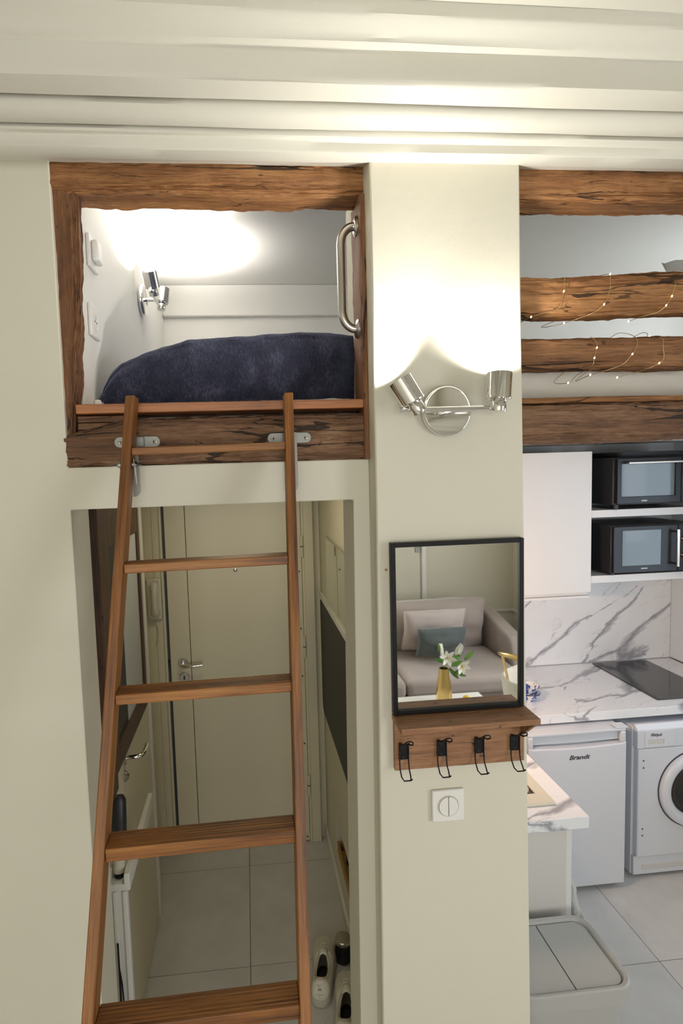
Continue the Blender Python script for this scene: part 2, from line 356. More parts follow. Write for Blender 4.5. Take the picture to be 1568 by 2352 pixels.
def cells(xs, zs, solid, d0, d1, plane='xz', warp=None):
    """a wall slab with openings: cell grid; plane xz is thick in y, plane yz is thick in x"""
    bm = bmesh.new(); V = {}
    def P(i, j, k):
        if (i, j, k) not in V:
            a, z, d = xs[i], zs[j], (d0, d1)[k]
            if warp: a = warp(a, z)
            V[(i, j, k)] = bm.verts.new((a, d, z) if plane == 'xz' else (d, a, z))
        return V[(i, j, k)]
    def on(i, j): return 0 <= i < len(xs)-1 and 0 <= j < len(zs)-1 and solid(i, j)
    for i in range(len(xs)-1):
        for j in range(len(zs)-1):
            if not on(i, j): continue
            for k in (0, 1): bm.faces.new([P(i,j,k), P(i+1,j,k), P(i+1,j+1,k), P(i,j+1,k)])
            if not on(i-1, j): bm.faces.new([P(i,j,0), P(i,j,1), P(i,j+1,1), P(i,j+1,0)])
            if not on(i+1, j): bm.faces.new([P(i+1,j,0), P(i+1,j,1), P(i+1,j+1,1), P(i+1,j+1,0)])
            if not on(i, j-1): bm.faces.new([P(i,j,0), P(i,j,1), P(i+1,j,1), P(i+1,j,0)])
            if not on(i, j+1): bm.faces.new([P(i,j+1,0), P(i,j+1,1), P(i+1,j+1,1), P(i+1,j+1,0)])
    bmesh.ops.recalc_face_normals(bm, faces=bm.faces)
    mb = MB(); bm.verts.index_update(); mb.v = [v.co.copy() for v in bm.verts]; mb.f = [tuple(v.index for v in f.verts) for f in bm.faces]; bm.free(); return mb

# ================================================================== THE SETTING
XL, XR, YB, YK = -1.15, 2.65, -4.05, 1.88
floor = struct(MB().box(XL-.1, XR+.1, YB-.1, YK+.1, -.12, -.006).build('floor', M_grout))
tile_me = {}
def tile(x0, x1, y0, y1):
    g = .0016; w, d = round(x1-x0-2*g, 4), round(y1-y0-2*g, 4)
    if w < .02 or d < .02: return
    if (w, d) not in tile_me:
        me = MB().box(-w/2, w/2, -d/2, d/2, 0, .006).mesh('tile'); me.materials.append(M_tile); tile_me[(w, d)] = me
    o = bpy.data.objects.new('tile', tile_me[(w, d)]); COL.objects.link(o); o.parent = floor
    o.location = Vector(((x0+x1)/2, (y0+y1)/2, -.006)) - OFF[floor]
def axisgrid(lo, hi, origin, step):
    k = math.ceil((lo-origin)/step + 1e-6); r = [lo]
    while origin + k*step < hi - 1e-6: r.append(origin + k*step); k += 1
    return r + [hi]
for gx, gy in ((axisgrid(XL, .54, -.06, .6), axisgrid(YB, YK, .94, .606)), (axisgrid(.54, XR, 1.66, .6), axisgrid(YB, YK, .75, .606))):
    for i in range(len(gx)-1):
        for j in range(len(gy)-1): tile(gx[i], gx[i+1], gy[j], gy[j+1])

# front wall with the door opening and the loft opening
def warpf(a, z): return .264 - .0095*(2.04-z) if abs(a-.264) < 1e-6 and z < 2.05 else a
struct(cells([XL, -.418, .264, .306], [0, 2.04, 2.14, 2.84, 3.12], lambda i, j: (i == 0) or j == 3 or (i == 1 and j == 1) or (i == 2 and j <= 1), .065, .215, warp=warpf).build('wall_front', M_wall, bevel=.003))
# the pillar between the door and the kitchen
mb = MB(); lv = [(0, .291, .700), (1.45, .3015, .6805), (2.05, .306, .6715), (2.835, .306, .6605)]
mb.rings([[(l, 0, z), (r, 0, z), (r, .30, z), (l, .30, z)] for z, l, r in lv]); struct(mb.build('wall_pillar', M_wall, bevel=.004))
struct(MB().box(.64, XR, .10, .2, 2.83, 3.12).build('wall_front_kitchen', M_wall))
# side and back walls of the living room
struct(MB().box(XL-.1, XL, YB-.1, YK+.1, 0, 3.12).build('wall_left', M_wall))
bw = [XL, -.9, .6, XR]; struct(cells(bw, [0, .8, 2.5, 3.12], lambda i, j: not (i == 1 and j == 1), YB-.1, YB).build('wall_back', M_wall))
struct(cells([YB, -2.65, -1.55, -.25, .50, 1.15, 1.30, YK+.1], [0, .95, 2.15, 2.35, 2.45, 2.95, 3.12], lambda i, j: not ((i == 1 and j in (1, 2)) or (i in (3, 4) and j == 1) or (i in (4, 5) and j == 4)), XR, XR+.1, 'yz').build('wall_right', M_wall))
def window(n, plane, a0, a1, z0, z1, d):
    root = None
    def bx(p0, p1, q0, q1, e0, e1): return MB().box(p0, p1, e0, e1, q0, q1) if plane == 'xz' else MB().box(e0, e1, p0, p1, q0, q1)
    w = .055; m = MB()
    for p0, p1, q0, q1 in ((a0, a0+w, z0, z1), (a1-w, a1, z0, z1), (a0+w, a1-w, z0, z0+w), (a0+w, a1-w, z1-w, z1), ((a0+a1)/2-.03, (a0+a1)/2+.03, z0+w, z1-w)):
        b_ = bx(p0, p1, q0, q1, d-.03, d+.03); m.add(b_.v, b_.f)
    root = struct(m.build('window_%d' % n, M_trimw))
    for p0, p1 in ((a0+w, (a0+a1)/2-.03), ((a0+a1)/2+.03, a1-w)): bx(p0, p1, z0+w, z1-w, d-.003, d+.003).build('pane', M_pane, root)
window(1, 'xz', -.9, .6, .8, 2.5, YB-.06); window(2, 'yz', -2.65, -1.55, .95, 2.35, XR+.06); window(3, 'yz', -.25, 1.15, .95, 2.15, XR+.06); window(4, 'yz', .50, 1.30, 2.45, 2.95, XR+.06)
# loft room above the hall and the kitchen
struct(MB().box(XL, XR, .20, YK+.1, 2.21, 2.262).build('floor_loft', M_white))
struct(MB().box(-.50, -.386, .125, 1.70, 2.263, 3.12).build('wall_loft_left', M_white))
struct(MB().box(-.386, XR, 1.63, 1.72, 2.263, 3.12).build('wall_loft_back', M_white))
struct(MB().box(-.386, XR, 1.598, 1.63, 2.905, 3.06).build('trim_1', M_white, bevel=.006))
struct(MB().box(-.386, XR, .20, 1.63, 3.06, 3.12).build('ceiling_loft', M_white))
# hall
struct(MB().prism([(-.70, .215), (-.501, .215), (-.501, 1.36), (-.60, 1.36), (-.60, 1.80), (-.70, 1.80)], 0, 2.21, 2).build('wall_hall_left', M_hall, bevel=.003))
struct(cells([.215, .80, 1.385, 1.80], [0, .165, .36, 2.21], lambda i, j: not (i == 1 and j == 1), .39, .60, 'yz').build('wall_hall_right', M_hall))
struct(MB().box(.60, .70, .30, 1.80, 0, 2.21).build('wall_kitchen_left', M_kwall))
struct(MB().box(-.60, .39, 1.735, 1.80, 0, 2.21).build('wall_hall_back', M_hall))
struct(MB().box(.376, .39, .215, 1.73, 0, .07).build('baseboard_right', M_trimw, bevel=.002))
struct(MB().box(.30, .376, .215, .24, 0, .07).build('baseboard_front', M_trimw, bevel=.002))
# kitchen walls
struct(MB().box(.70, XR, YK, YK+.1, 0, 2.21).build('wall_kitchen_back', M_kwall))
struct(MB().box(2.60, XR, 1.30, YK, .875, 2.21).build('wall_kitchen_right', M_kwall, bevel=.003))

# ceiling over the living room: plaster over old joists, a stepped profile that runs along x
def strip(name, prof, mat, parent=None, seed=0, amp=.0022):
    nx = 90; mb = MB(); x0, x1 = XL, XR; rows = []
    # smooth the profile a little
    for i in range(nx+1):
        x = x0 + (x1-x0)*i/nx; r = []
        for j, (y, z) in enumerate(prof):
            r.append((x, y + amp*1.5*N(x*1.7+seed*5, j*.7) + amp*.35*N(x*9, j*.9+seed), z + amp*(N(x*1.3+seed*3, j*.8+4) + .35*N(x*8+seed, j*1.1))))
        rows.append(r)
    k = len(prof)
    for r in rows: mb.v += [Vector(p) for p in r]
    for i in range(nx):
        for j in range(k-1): a = i*k+j; mb.f.append((a, a+k, a+k+1, a+1))
    return mb.build(name, mat, parent, smooth=True, angle=42, fix=False)
ceil = struct(MB().box(XL-.1, XR+.1, YB-.1, .10, 3.04, 3.12).build('ceiling', M_ceil))
def cp(pts, k=.953): return [(-1.29 + (y+1.29)*k, 2.12 + (z-2.12)*k) for y, z in pts]
strip('plaster_moulding', [(.20, 2.838), (.070, 2.836), (.030, 2.820), (.000, 2.809)] + cp([(.026, 2.842), (.022, 2.846), (.019, 2.862), (.014, 2.866), (.004, 2.866), (.000, 2.870), (-.001, 2.888), (-.001, 2.93), (-.001, 3.08)]), M_ceil, ceil, 1)
strip('plaster_joist', cp([(-.008, 3.08), (-.010, 2.878), (-.014, 2.869), (-.024, 2.866), (-.042, 2.869), (-.055, 2.875), (-.0625, 2.884), (-.066, 2.897), (-.067, 3.08)]), M_ceil, ceil, 2)
strip('plaster_joist', cp([(-.078, 3.08), (-.080, 2.889), (-.084, 2.884), (-.104, 2.883), (-.134, 2.886), (-.1385, 2.889), (-.141, 2.897), (-.149, 2.935), (-.152, 2.940), (-.158, 2.9415), (-.166, 2.943), (-.171, 2.948), (-.178, 2.955), (-.190, 2.961), (-.199, 2.9645), (-.203, 2.969), (-.205, 2.982), (-.208, 2.988), (-.30, 2.99), (-.40, 2.99), (-.42, 3.08)]), M_ceil, ceil, 3)
yy = -.62
for k in range(7):
    strip('plaster_joist', [(yy, 3.04), (yy-.004, 2.93), (yy-.012, 2.92), (yy-.09, 2.92), (yy-.10, 2.93), (yy-.104, 3.04)], M_ceil, ceil, 4+k); yy -= .46

# ================================================================== TIMBER FRAME
def sec_const(*a): return lambda t: a
tag(rough_beam('timber_lintel', 0, -.424, .312, lambda x: (.066+.004*N(x*4), .165, 2.772+.006*N(x*3.3, 2)+.004*(x+.05), 2.850), M_beamO, .004, 1, 190, 96, 7, .014),
    'weathered brown oak beam across the top of the loft opening', 'beam')
def post_sec(z):
    pts = [(2.14, -.402), (2.24, -.399), (2.36, -.386), (2.46, -.377), (2.52, -.373), (2.66, -.366), (2.80, -.364)]
    for (za, xa), (zb, xb) in zip(pts, pts[1:]):
        if z <= zb: xr = xa + (xb-xa)*max(0, z-za)/(zb-za); break
    return (-.440, xr + .003*N(z*16, 3), .078, .122)
tag(rough_beam('timber_post', 2, 2.19, 2.80, post_sec, M_beamZ, .0035, 2, 170, 84, 6, .012), 'gnarled brown timber post at the left side of the loft opening', 'beam')
tag(rough_beam('timber_post', 2, 2.14, 2.768, lambda z: (.294+.002*N(z*12), .318, .056, .168), M_beamZ, .002, 3, 50, 36, 8, .004), 'narrow dark timber post beside the pillar carrying the grab bar', 'beam')
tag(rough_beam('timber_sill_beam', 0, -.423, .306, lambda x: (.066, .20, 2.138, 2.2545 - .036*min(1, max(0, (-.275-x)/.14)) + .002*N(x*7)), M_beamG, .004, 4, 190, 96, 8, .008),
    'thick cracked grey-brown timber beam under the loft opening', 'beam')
pk = thing('packing_board', 'small brown filler boards stacked at the left end of the loft sill', 'board', (-.33, .1, 2.2))
for k, (z0, z1) in enumerate(((2.213, 2.229), (2.230, 2.246), (2.247, 2.262))):
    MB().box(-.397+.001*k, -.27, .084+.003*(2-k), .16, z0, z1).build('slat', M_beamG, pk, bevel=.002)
tag(MB().box(-.392, .302, .064, .20, 2.2655, 2.2875).build('sill_board', M_sill, bevel=.002), 'smooth reddish pine board lying on the loft sill', 'board')
# kitchen side
tag(rough_beam('timber_lintel', 0, .655, XR, lambda x: (.066, .165, 2.765+.004*N(x*3), 2.850), M_beamO, .004, 5, 300, 84, 7, .010), 'topmost brown oak beam right of the pillar under the ceiling', 'beam')
def b2(x):
    s_ = -.006*math.exp(-((x-.80)/.12)**2) + .010*min(1, max(0, (x-.86)/.3)); return (.070, .172, 2.493+s_*.3+.003*N(x*5), 2.592+s_+.004*N(x*4, 7))
tag(rough_beam('timber_rail', 0, .655, XR, b2, M_beamO, .004, 6, 300, 80, 3.0, .009), 'second timber beam from the ceiling, curved and wound with fairy lights', 'beam')
tag(rough_beam('timber_rail', 0, .655, XR, lambda x: (.072, .160, 2.352+.002*N(x*4), 2.434+.004*min(1, max(0, x-.7))), M_beamX, .003, 7, 300, 72, 3.4, .006), 'third timber beam from the ceiling just above the white mattress', 'beam')
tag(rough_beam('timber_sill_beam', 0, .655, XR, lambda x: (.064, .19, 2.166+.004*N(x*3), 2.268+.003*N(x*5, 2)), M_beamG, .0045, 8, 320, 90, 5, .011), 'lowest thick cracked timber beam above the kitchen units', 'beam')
tag(rough_beam('timber_board', 0, .66, XR, sec_const(.082, .19, 2.2665, 2.284), M_beamO, .0015, 9, 60, 24, 6, .002), 'thin orange-brown board lying on the lowest kitchen beam', 'board')

# ================================================================== LADDER
LZ = 2.299
def lf(z): return -(2.257-z)*.323            # y of the ladder's front face
def lxl(z): return -.2665 - .0522*(LZ-z)
def lxr(z): return .0965 - .031*(LZ-z)
lad = thing('loft_ladder', 'stained brown wooden ladder leaning up to the loft', 'ladder', (-.18, -.70, 0))
for fx in (lxl, lxr):
    m = MB(); w = .0205; rows = []
    for z in (0, .6, 1.2, 1.8, LZ):
        x, y = fx(z), lf(z); rows.append([(x, y, z), (x+w, y, z), (x+w, y+.056, z), (x, y+.056, z)])
    ro = m.rings(rows).build('rail', M_ladZ, lad, bevel=.0025)
    ga = ro.data.attributes.new('grain', 'FLOAT_VECTOR', 'POINT')
    for vi, vv in enumerate(m.v): ga.data[vi].vector = (vv.x - fx(vv.z) + (.3 if fx is lxr else 0), vv.y - lf(vv.z), vv.z)
rz = [(2.182, .017, .030), (1.933, .020, .056), (1.682, .021, .056), (1.419, .026, .056), (1.145, .027, .056), (.885, .027, .056), (.625, .027, .056), (.365, .027, .056), (.115, .027, .056)]
for zt, th, dp in rz:
    x0, x1 = lxl(zt)+.0205, lxr(zt); y0 = lf(zt)+.002; tl = -.002
    z0a, z1a = zt - .003, zt + .001
    r = MB().hexa([(x0, y0, z0a-th), (x1, y0, z1a-th), (x1, y0+dp-.003, z1a-th), (x0, y0+dp-.003, z0a-th), (x0, y0, z0a), (x1, y0, z1a), (x1, y0+dp-.003, z1a), (x0, y0+dp-.003, z0a)]).build('rung', M_ladX, lad, bevel=.002)
    if dp > .04 and zt > 1.0:
        g = MB()
        for q in range(6):
            yq = y0 + .007 + q*.0078
            g.hexa([(x0+.001, yq, z0a-.002), (x1-.001, yq, z1a-.002), (x1-.001, yq+.0032, z1a-.002), (x0+.001, yq+.0032, z0a-.002), (x0+.001, yq, z0a+.0007), (x1-.001, yq, z1a+.0007), (x1-.001, yq+.0032, z1a+.0007), (x0+.001, yq+.0032, z0a+.0007)])
        if zt < 1.7: g.build('anti_slip_ridge', M_ladX, r)
def bracket(xc, side, lab):
    t = thing('ladder_bracket', lab, 'bracket', (xc, .06, 2.07), 'steel brackets holding the ladder')
    def pl(a0, a1):
        return MB().prism([(xc+a0+.012*math.cos(q)*(-1 if a0 < 0 and abs(a0) > abs(a1) else 1), 2.196+.012*math.sin(q)) for q in [0]], 0, 0, 1)
    n = 10; pts = [(xc-.041-.012*math.sin(q*PI/n), 2.196+.0125*math.cos(q*PI/n)) for q in range(n+1)] + [(xc+.041+.012*math.sin(q*PI/n), 2.196-.0125*math.cos(q*PI/n)) for q in range(n+1)]
    MB().prism(pts, .0575, .0605, 1).build('plate', M_zinc, t, bevel=.0006)
    MB().box(xc-.017, xc+.017, .0495, .0575, 2.1835, 2.2085).build('raised_loop', M_zinc, t, bevel=.003)
    for sx in (-.041, .041):
        s_ = MB().lathe([(.0048, 0), (.0048, .0012), (.003, .0026), (0, .003)], (xc+sx, .0575, 2.195), (0, -1, 0), 14).build('screw', M_steel, t, smooth=True)
        MB().box(xc+sx-.0028, xc+sx+.0028, .0543, .0550, 2.1944, 2.1956).build('slot', M_ink, s_)
    # strap that hangs down from the loop beside the rail
    x0 = xc - .006 if xc < 0 else xc + .0095
    MB().prism([(x0-.008, 2.209), (x0+.008, 2.209), (x0+.008, 2.080), (x0+.004, 2.071), (x0-.002, 2.067), (x0-.008, 2.067)], .050, .0530, 1).build('strap', M_zinc, t, bevel=.0004)
    # pivot bolt through the rail
    yb_ = lf(2.142)+.030; xa = (lxl if side > 0 else lxr)(2.142)
    MB().cyl((xa-.020, yb_, 2.142), (xa+.042, yb_, 2.142), .0032, n=12).build('bolt', M_steel, t, smooth=True)
    for q, rr in ((-.007, .010), (.0215, .010)): MB().cyl((xa+q, yb_, 2.142), (xa+q+.003, yb_, 2.142), rr, n=18).build('washer', M_steel, t, smooth=True)
    for q in (-.0125, .0255): MB().cyl((xa+q, yb_, 2.142), (xa+q+.005, yb_, 2.142), .0062, n=6).build('nut', M_steel, t)
    MB().prism([(yb_-.010, 2.155), (yb_+.010, 2.155), (yb_+.016, 2.10), (yb_+.004, 2.092)], xa+(.024 if side > 0 else .0225), xa+(.026 if side > 0 else .0245), 0).build('hook_arm', M_steel, t, bevel=.0005)
bracket(-.253, 1, 'steel plate bracket behind the left rail of the ladder'); bracket(.1085, 1, 'steel plate bracket behind the right rail of the ladder')

# ================================================================== WALL LAMPS
def spot_lamp(label, loc, rz, tilts, power, group):
    t = thing('wall_lamp', label, 'lamp', (0, 0, 0), group)
    # local: wall is y=0, the lamp stands out towards -y
    MB().lathe([(.0, 0), (.0575, 0), (.0590, .004), (.0590, .014), (.0570, .0175), (.0545, .019), (.053, .0185), (0, .0185)], (0, 0, 0), (0, -1, 0), 48).build('backplate', M_chrome, t, smooth=True, angle=30)
    MB().cyl((0, -.018, 0), (0, -.052, 0), .007, n=16).build('stem', M_chrome, t, smooth=True)
    MB().cyl((-.128, -.060, 0), (.112, -.060, 0), .0062, n=20).build('bar', M_chrome, t, smooth=True)
    for xc, (tx, ty) in zip((-.086, .100), tilts):
        d = Vector((math.sin(tx), math.sin(ty), math.cos(tx)*math.cos(ty))).normalized(); c = Vector((xc, -.0665, 0))
        h = MB().lathe([(0, -.010), (.0165, -.010), (.0175, -.0085), (.0175, .017), (.0165, .0185), (0, .0185)], c, d, 28).build('lamp_neck', M_chrome, t, smooth=True)
        cp = MB().lathe([(0, .0185), (.026, .0185), (.0278, .0205), (.0278, .078), (.0262, .078), (.0258, .045), (0, .045)], c, d, 36).build('lamp_cup', M_chrome, t, smooth=True, angle=30)
        MB().lathe([(0, .0455), (.020, .0455), (.022, .049), (.012, .052), (0, .0525)], c, d, 24).build('bulb', M_bulbw, cp, smooth=True)
        L = bpy.data.lights.new('lamp_light', 'SPOT'); L.energy = power; L.color = (1.0, .96, .90); L.spot_size = math.radians(152); L.spot_blend = .6; L.shadow_soft_size = .014
        o = bpy.data.objects.new('lamp_light', L); COL.objects.link(o); o.parent = t; o.location = c + d*.0605; o.rotation_euler = (-d).to_track_quat('Z', 'Y').to_euler()
    t.location = loc; t.rotation_euler = (0, 0, rz); return t
spot_lamp('chrome two-spot wall lamp on the white pillar above the mirror', (.476, 0, 2.245), 0, ((-.52, .08), (.08, .08)), 10.5, 'chrome two-spot wall lamps')
spot_lamp('small chrome two-spot lamp on the left wall inside the loft', (-.386, .98, 2.80), PI/2, ((-.50, .10), (.10, -.12)), 58, 'chrome two-spot wall lamps')

# ================================================================== LOFT BED, SOCKETS, GRAB BAR
mat_ = tag(MB().box(-.30, 2.58, .26, 1.55, 2.264, 2.305).build('mattress', M_sheet, bevel=.02, seg=3), 'flat pale mattress on the loft floor under the navy blanket', 'mattress')
def htop(x):
    pts = [(-.378, 2.300), (-.366, 2.352), (-.345, 2.392), (-.317, 2.420), (-.24, 2.452), (-.148, 2.475), (-.02, 2.486), (.10, 2.492), (.22, 2.493), (.30, 2.486), (.40, 2.484), (.64, 2.47)]
    for (a, b_), (c, d) in zip(pts, pts[1:]):
        if x <= c: return b_ + (d-b_)*(x-a)/(c-a)
    return pts[-1][1]
def blank(u, v):
    x = -.378 + 1.02*u; t = v; h = htop(x); zb = 2.309 if x > -.29 else 2.268 + .002
    zb = 2.3085
    fold = (.016*N(x*8, 1.5) + .010*N(x*19, 4 + t*1.5))*(1 if v < .5 else .4)
    if t < .32:   # front drop
        q = t/.32; bulge = math.sin(q*PI*.5)
        z = zb + (h - .018 - zb)*(q**.85); y = .236 - .020*math.sin(q*PI*.85) + fold*1.3*(1-q*.5) + .006*N(x*22, q*2)
    elif t < .42:
        q = (t-.32)/.10; a = q*PI/2; z = h - .018 + .018*math.sin(a); y = .236 - .020*math.sin(PI*.85) + (1-math.cos(a))*.04 + fold
    else:
        q = (t-.42)/.58; z = h + .010*N(x*7, q*5) - .02*q; y = .27 + q*1.10
    z += .004*N(x*14, t*9) + .002*N(x*40, t*26)
    return (x, y, max(z, zb))
mb = MB().grid(blank, 130, 70)
bl = mb.build('blanket', M_blanket, smooth=True, angle=80); md = bl.modifiers.new('thickness', 'SOLIDIFY'); md.thickness = .006; md.offset = -1
tag(bl, 'thick navy blue fleece blanket heaped on the loft bed', 'blanket')
def pillowy(name, mat, c, sx, sy, sz, rot=(0, 0, 0), parent=None, seed=0, pw=.42, n=22, crease=.02):
    mb = MB(); 
    def side(sg):
        def f(u, v):
            a, b_ = 2*u-1, 2*v-1; e = max(0, (1-a**2)*(1-b_**2))**pw
            pin = 1 - .06*(1-abs(b_))*abs(a)**4; pin2 = 1 - .06*(1-abs(a))*abs(b_)**4
            return (a*sx/2*pin, sg*e*sy/2*(1 + .25*N(a*2+seed, b_*2)) , b_*sz/2*pin2 + crease*N(a*3, b_*3, seed)*e)
        return f
    k = MB().grid(side(-1), n, n); q = MB().grid(side(1), n, n); mb.add(k.v, k.f); mb.add(q.v, [f[::-1] for f in q.f])
    R = Matrix.Translation(c) @ (Matrix.Rotation(rot[2], 4, 'Z') @ Matrix.Rotation(rot[1], 4, 'Y') @ Matrix.Rotation(rot[0], 4, 'X'))
    mb.xf(R); o = mb.build(name, mat, parent, smooth=True, angle=70, fix=False)
    bm = bmesh.new(); bm.from_mesh(o.data); bmesh.ops.remove_doubles(bm, verts=bm.verts, dist=.0004); bmesh.ops.recalc_face_normals(bm, faces=bm.faces); bm.to_mesh(o.data); bm.free(); return o
# white bedding on the kitchen side of the loft
def sheetf(u, v):
    x = .70 + 1.9*u; y = .205 + 1.2*v
    if v < .12: q = v/.12; z = 2.268 + .107*math.sin(q*PI/2); y = .222 - .014*math.sin(q*PI)
    else: z = 2.375 + .012*N(x*8, v*6) + .010*N(x*17+3*y, v*3)
    y += .012*N(x*13 + v*30, v*9) + .008*N(x*34 + v*60, 2)
    return (x, y, z + .005*N(x*24 + 8*v, v*20))
o = MB().grid(sheetf, 150, 50).build('bed_sheet', M_sheet, smooth=True, angle=80); md = o.modifiers.new('thickness', 'SOLIDIFY'); md.thickness = .004; md.offset = -1
tag(o, 'rumpled cream-white bed sheet on the mattress above the kitchen', 'sheet')
def duvf(u, v):
    x = .74 + 1.5*u; y = .32 + .85*v; e = (math.sin(PI*min(1, max(0, u))) * math.sin(PI*v))**.45
    z = 2.388 + e*(.080 + .055*u + .028*N(x*6, y*6) + .020*abs(N(x*11+y*9, y*4)))
    return (x, y, z)
tag(MB().grid(duvf, 90, 50).build('duvet', M_duvet, smooth=True, angle=80), 'crumpled white duvet heaped behind the beams with fairy lights', 'duvet')
tag(pillowy('bed_pillow', M_duvet, (1.76, .50, 2.640), .60, .18, .30, (-.9, .25, .1), None, 4), 'grey-white pillow lying high on the bedding at the right edge', 'pillow')
# sockets on the loft wall
def plate(name, label, cat, c, normal, kind):
    t = thing(name, label, cat, (0, 0, 0)); h = .041
    MB().box(-h, h, -.009, 0, -h, h).build('cover_plate', M_white_p, t, bevel=.003)
    if kind == 'socket':
        MB().lathe([(0, .009), (.0215, .009), (.0215, .011), (.0195, .011), (.0185, .0095), (0, .0095)], (0, 0, 0), (0, -1, 0), 30).build('socket_well', M_white_p, t, smooth=True, angle=30)
        for dx, dz in ((-.0095, 0), (.0095, 0), (0, .010)): MB().cyl((dx, -.0094, dz), (dx, -.0105, dz), .0026, n=10).build('hole' if dz == 0 else 'earth_pin', M_ink if dz == 0 else M_steel, t)
    elif kind == 'switch':
        n = 24
        MB().lathe([(.0250, .009), (.0275, .009), (.0268, .0112), (.0255, .0112), (.0250, .009)], (0, 0, 0), (0, -1, 0), 40).build('ring', M_cream_p, t, smooth=True, angle=30)
        for sg in (-1, 1):
            pts = [(sg*(.0008 + .0236*math.cos(a)), .0245*math.sin(a)) for a in [(-PI/2 + PI*k/n) for k in range(n+1)]]
            MB().prism(pts, -.0122, -.009, 1).build('rocker', M_white_p, t, bevel=.0006)
    elif kind == 'box':
        MB().box(-.026, .026, -.026, -.009, -.024, .030).build('plug_body', M_white_p, t, bevel=.006)
    t.location = c; t.rotation_euler = (0, 0, {'-y': 0, '+x': PI/2, '-x': -PI/2, '+y': PI}[normal]); return t
plate('wall_switch', 'white square switch high on the left wall inside the loft', 'switch', (-.3855, .255, 2.70), '+x', 'box')
plate('wall_socket', 'white round-welled power socket on the left wall inside the loft', 'socket', (-.3855, .235, 2.52), '+x', 'socket')
tag(MB().box(-.3855, -.366, .20, .232, 2.2635, 2.316).build('adapter_plug', M_white_p, bevel=.006), 'white plug peeking over the loft sill beside the left post', 'plug')
# grab bar
gb = thing('grab_bar', 'shiny stainless steel grab bar on the right side of the loft opening', 'handle', (.29, .105, 2.46))
pts = []; xw, xb_, R_ = .293, .254, .036; yg = .105
pts += [(xw, yg, 2.712)]
for k in range(9): a = PI/2*k/8; pts.append((xb_ + R_ - R_*math.sin(a) , yg, 2.712 - R_ + R_*math.cos(a)))
pts = [(xw, yg, 2.712)] + [(xb_+.034*(1-math.sin(PI/2*k/8)), yg, 2.712-.045*(1-math.cos(PI/2*k/8))) for k in range(9)]
low = [(x, y, 2.465 + (2.712-z)) for x, y, z in pts[::-1]]
MB().tube(pts + low, .0105, 18).build('bar', M_steel, gb, smooth=True, angle=60)
for z in (2.712, 2.465): MB().lathe([(0, 0), (.024, 0), (.024, .003), (.020, .0065), (.0125, .008), (0, .008)], (.2945, yg, z), (-1, 0, 0), 28).build('flange', M_steel, gb, smooth=True, angle=35)

# ================================================================== MIRROR, HOOK SHELF, SWITCH ON THE PILLAR
mr = thing('wall_mirror', 'rectangular wall mirror in a thin black frame on the pillar', 'mirror', (.498, 0, 1.518))
mx0, mx1, mz0, mz1 = .334, .661, 1.519, 1.938; fw = .0105
for nm, b_ in (('frame_side', (mx0, mx0+fw, mz0, mz1)), ('frame_side', (mx1-fw, mx1, mz0, mz1)), ('frame_bar', (mx0+fw, mx1-fw, mz0, mz0+fw)), ('frame_bar', (mx0+fw, mx1-fw, mz1-fw, mz1))):
    MB().box(b_[0], b_[1], -.022, -.001, b_[2], b_[3]).build(nm, M_black, mr, bevel=.0012)
MB().box(mx0+fw-.002, mx1-fw+.002, -.015, -.002, mz0+fw-.002, mz1-fw+.002).build('mirror_glass', M_mirror, mr)
hs = thing('hook_shelf', 'brown wooden wall shelf with a backboard for coat hooks under the mirror', 'shelf', (.498, -.01, 1.375))
MB().box(.336, .6655, -.014, -.001, 1.376, 1.502).build('backboard', M_shelf, hs, bevel=.001)
MB().box(.3335, .6680, -.088, -.001, 1.5025, 1.5165).build('shelf_board', M_shelf, hs, bevel=.001)
MB().prism([(-.084, 1.5022), (-.0145, 1.5022), (-.0145, 1.442)], .6555, .6645, 0).build('side_bracket', M_shelf, hs, bevel=.0008)
hk = None
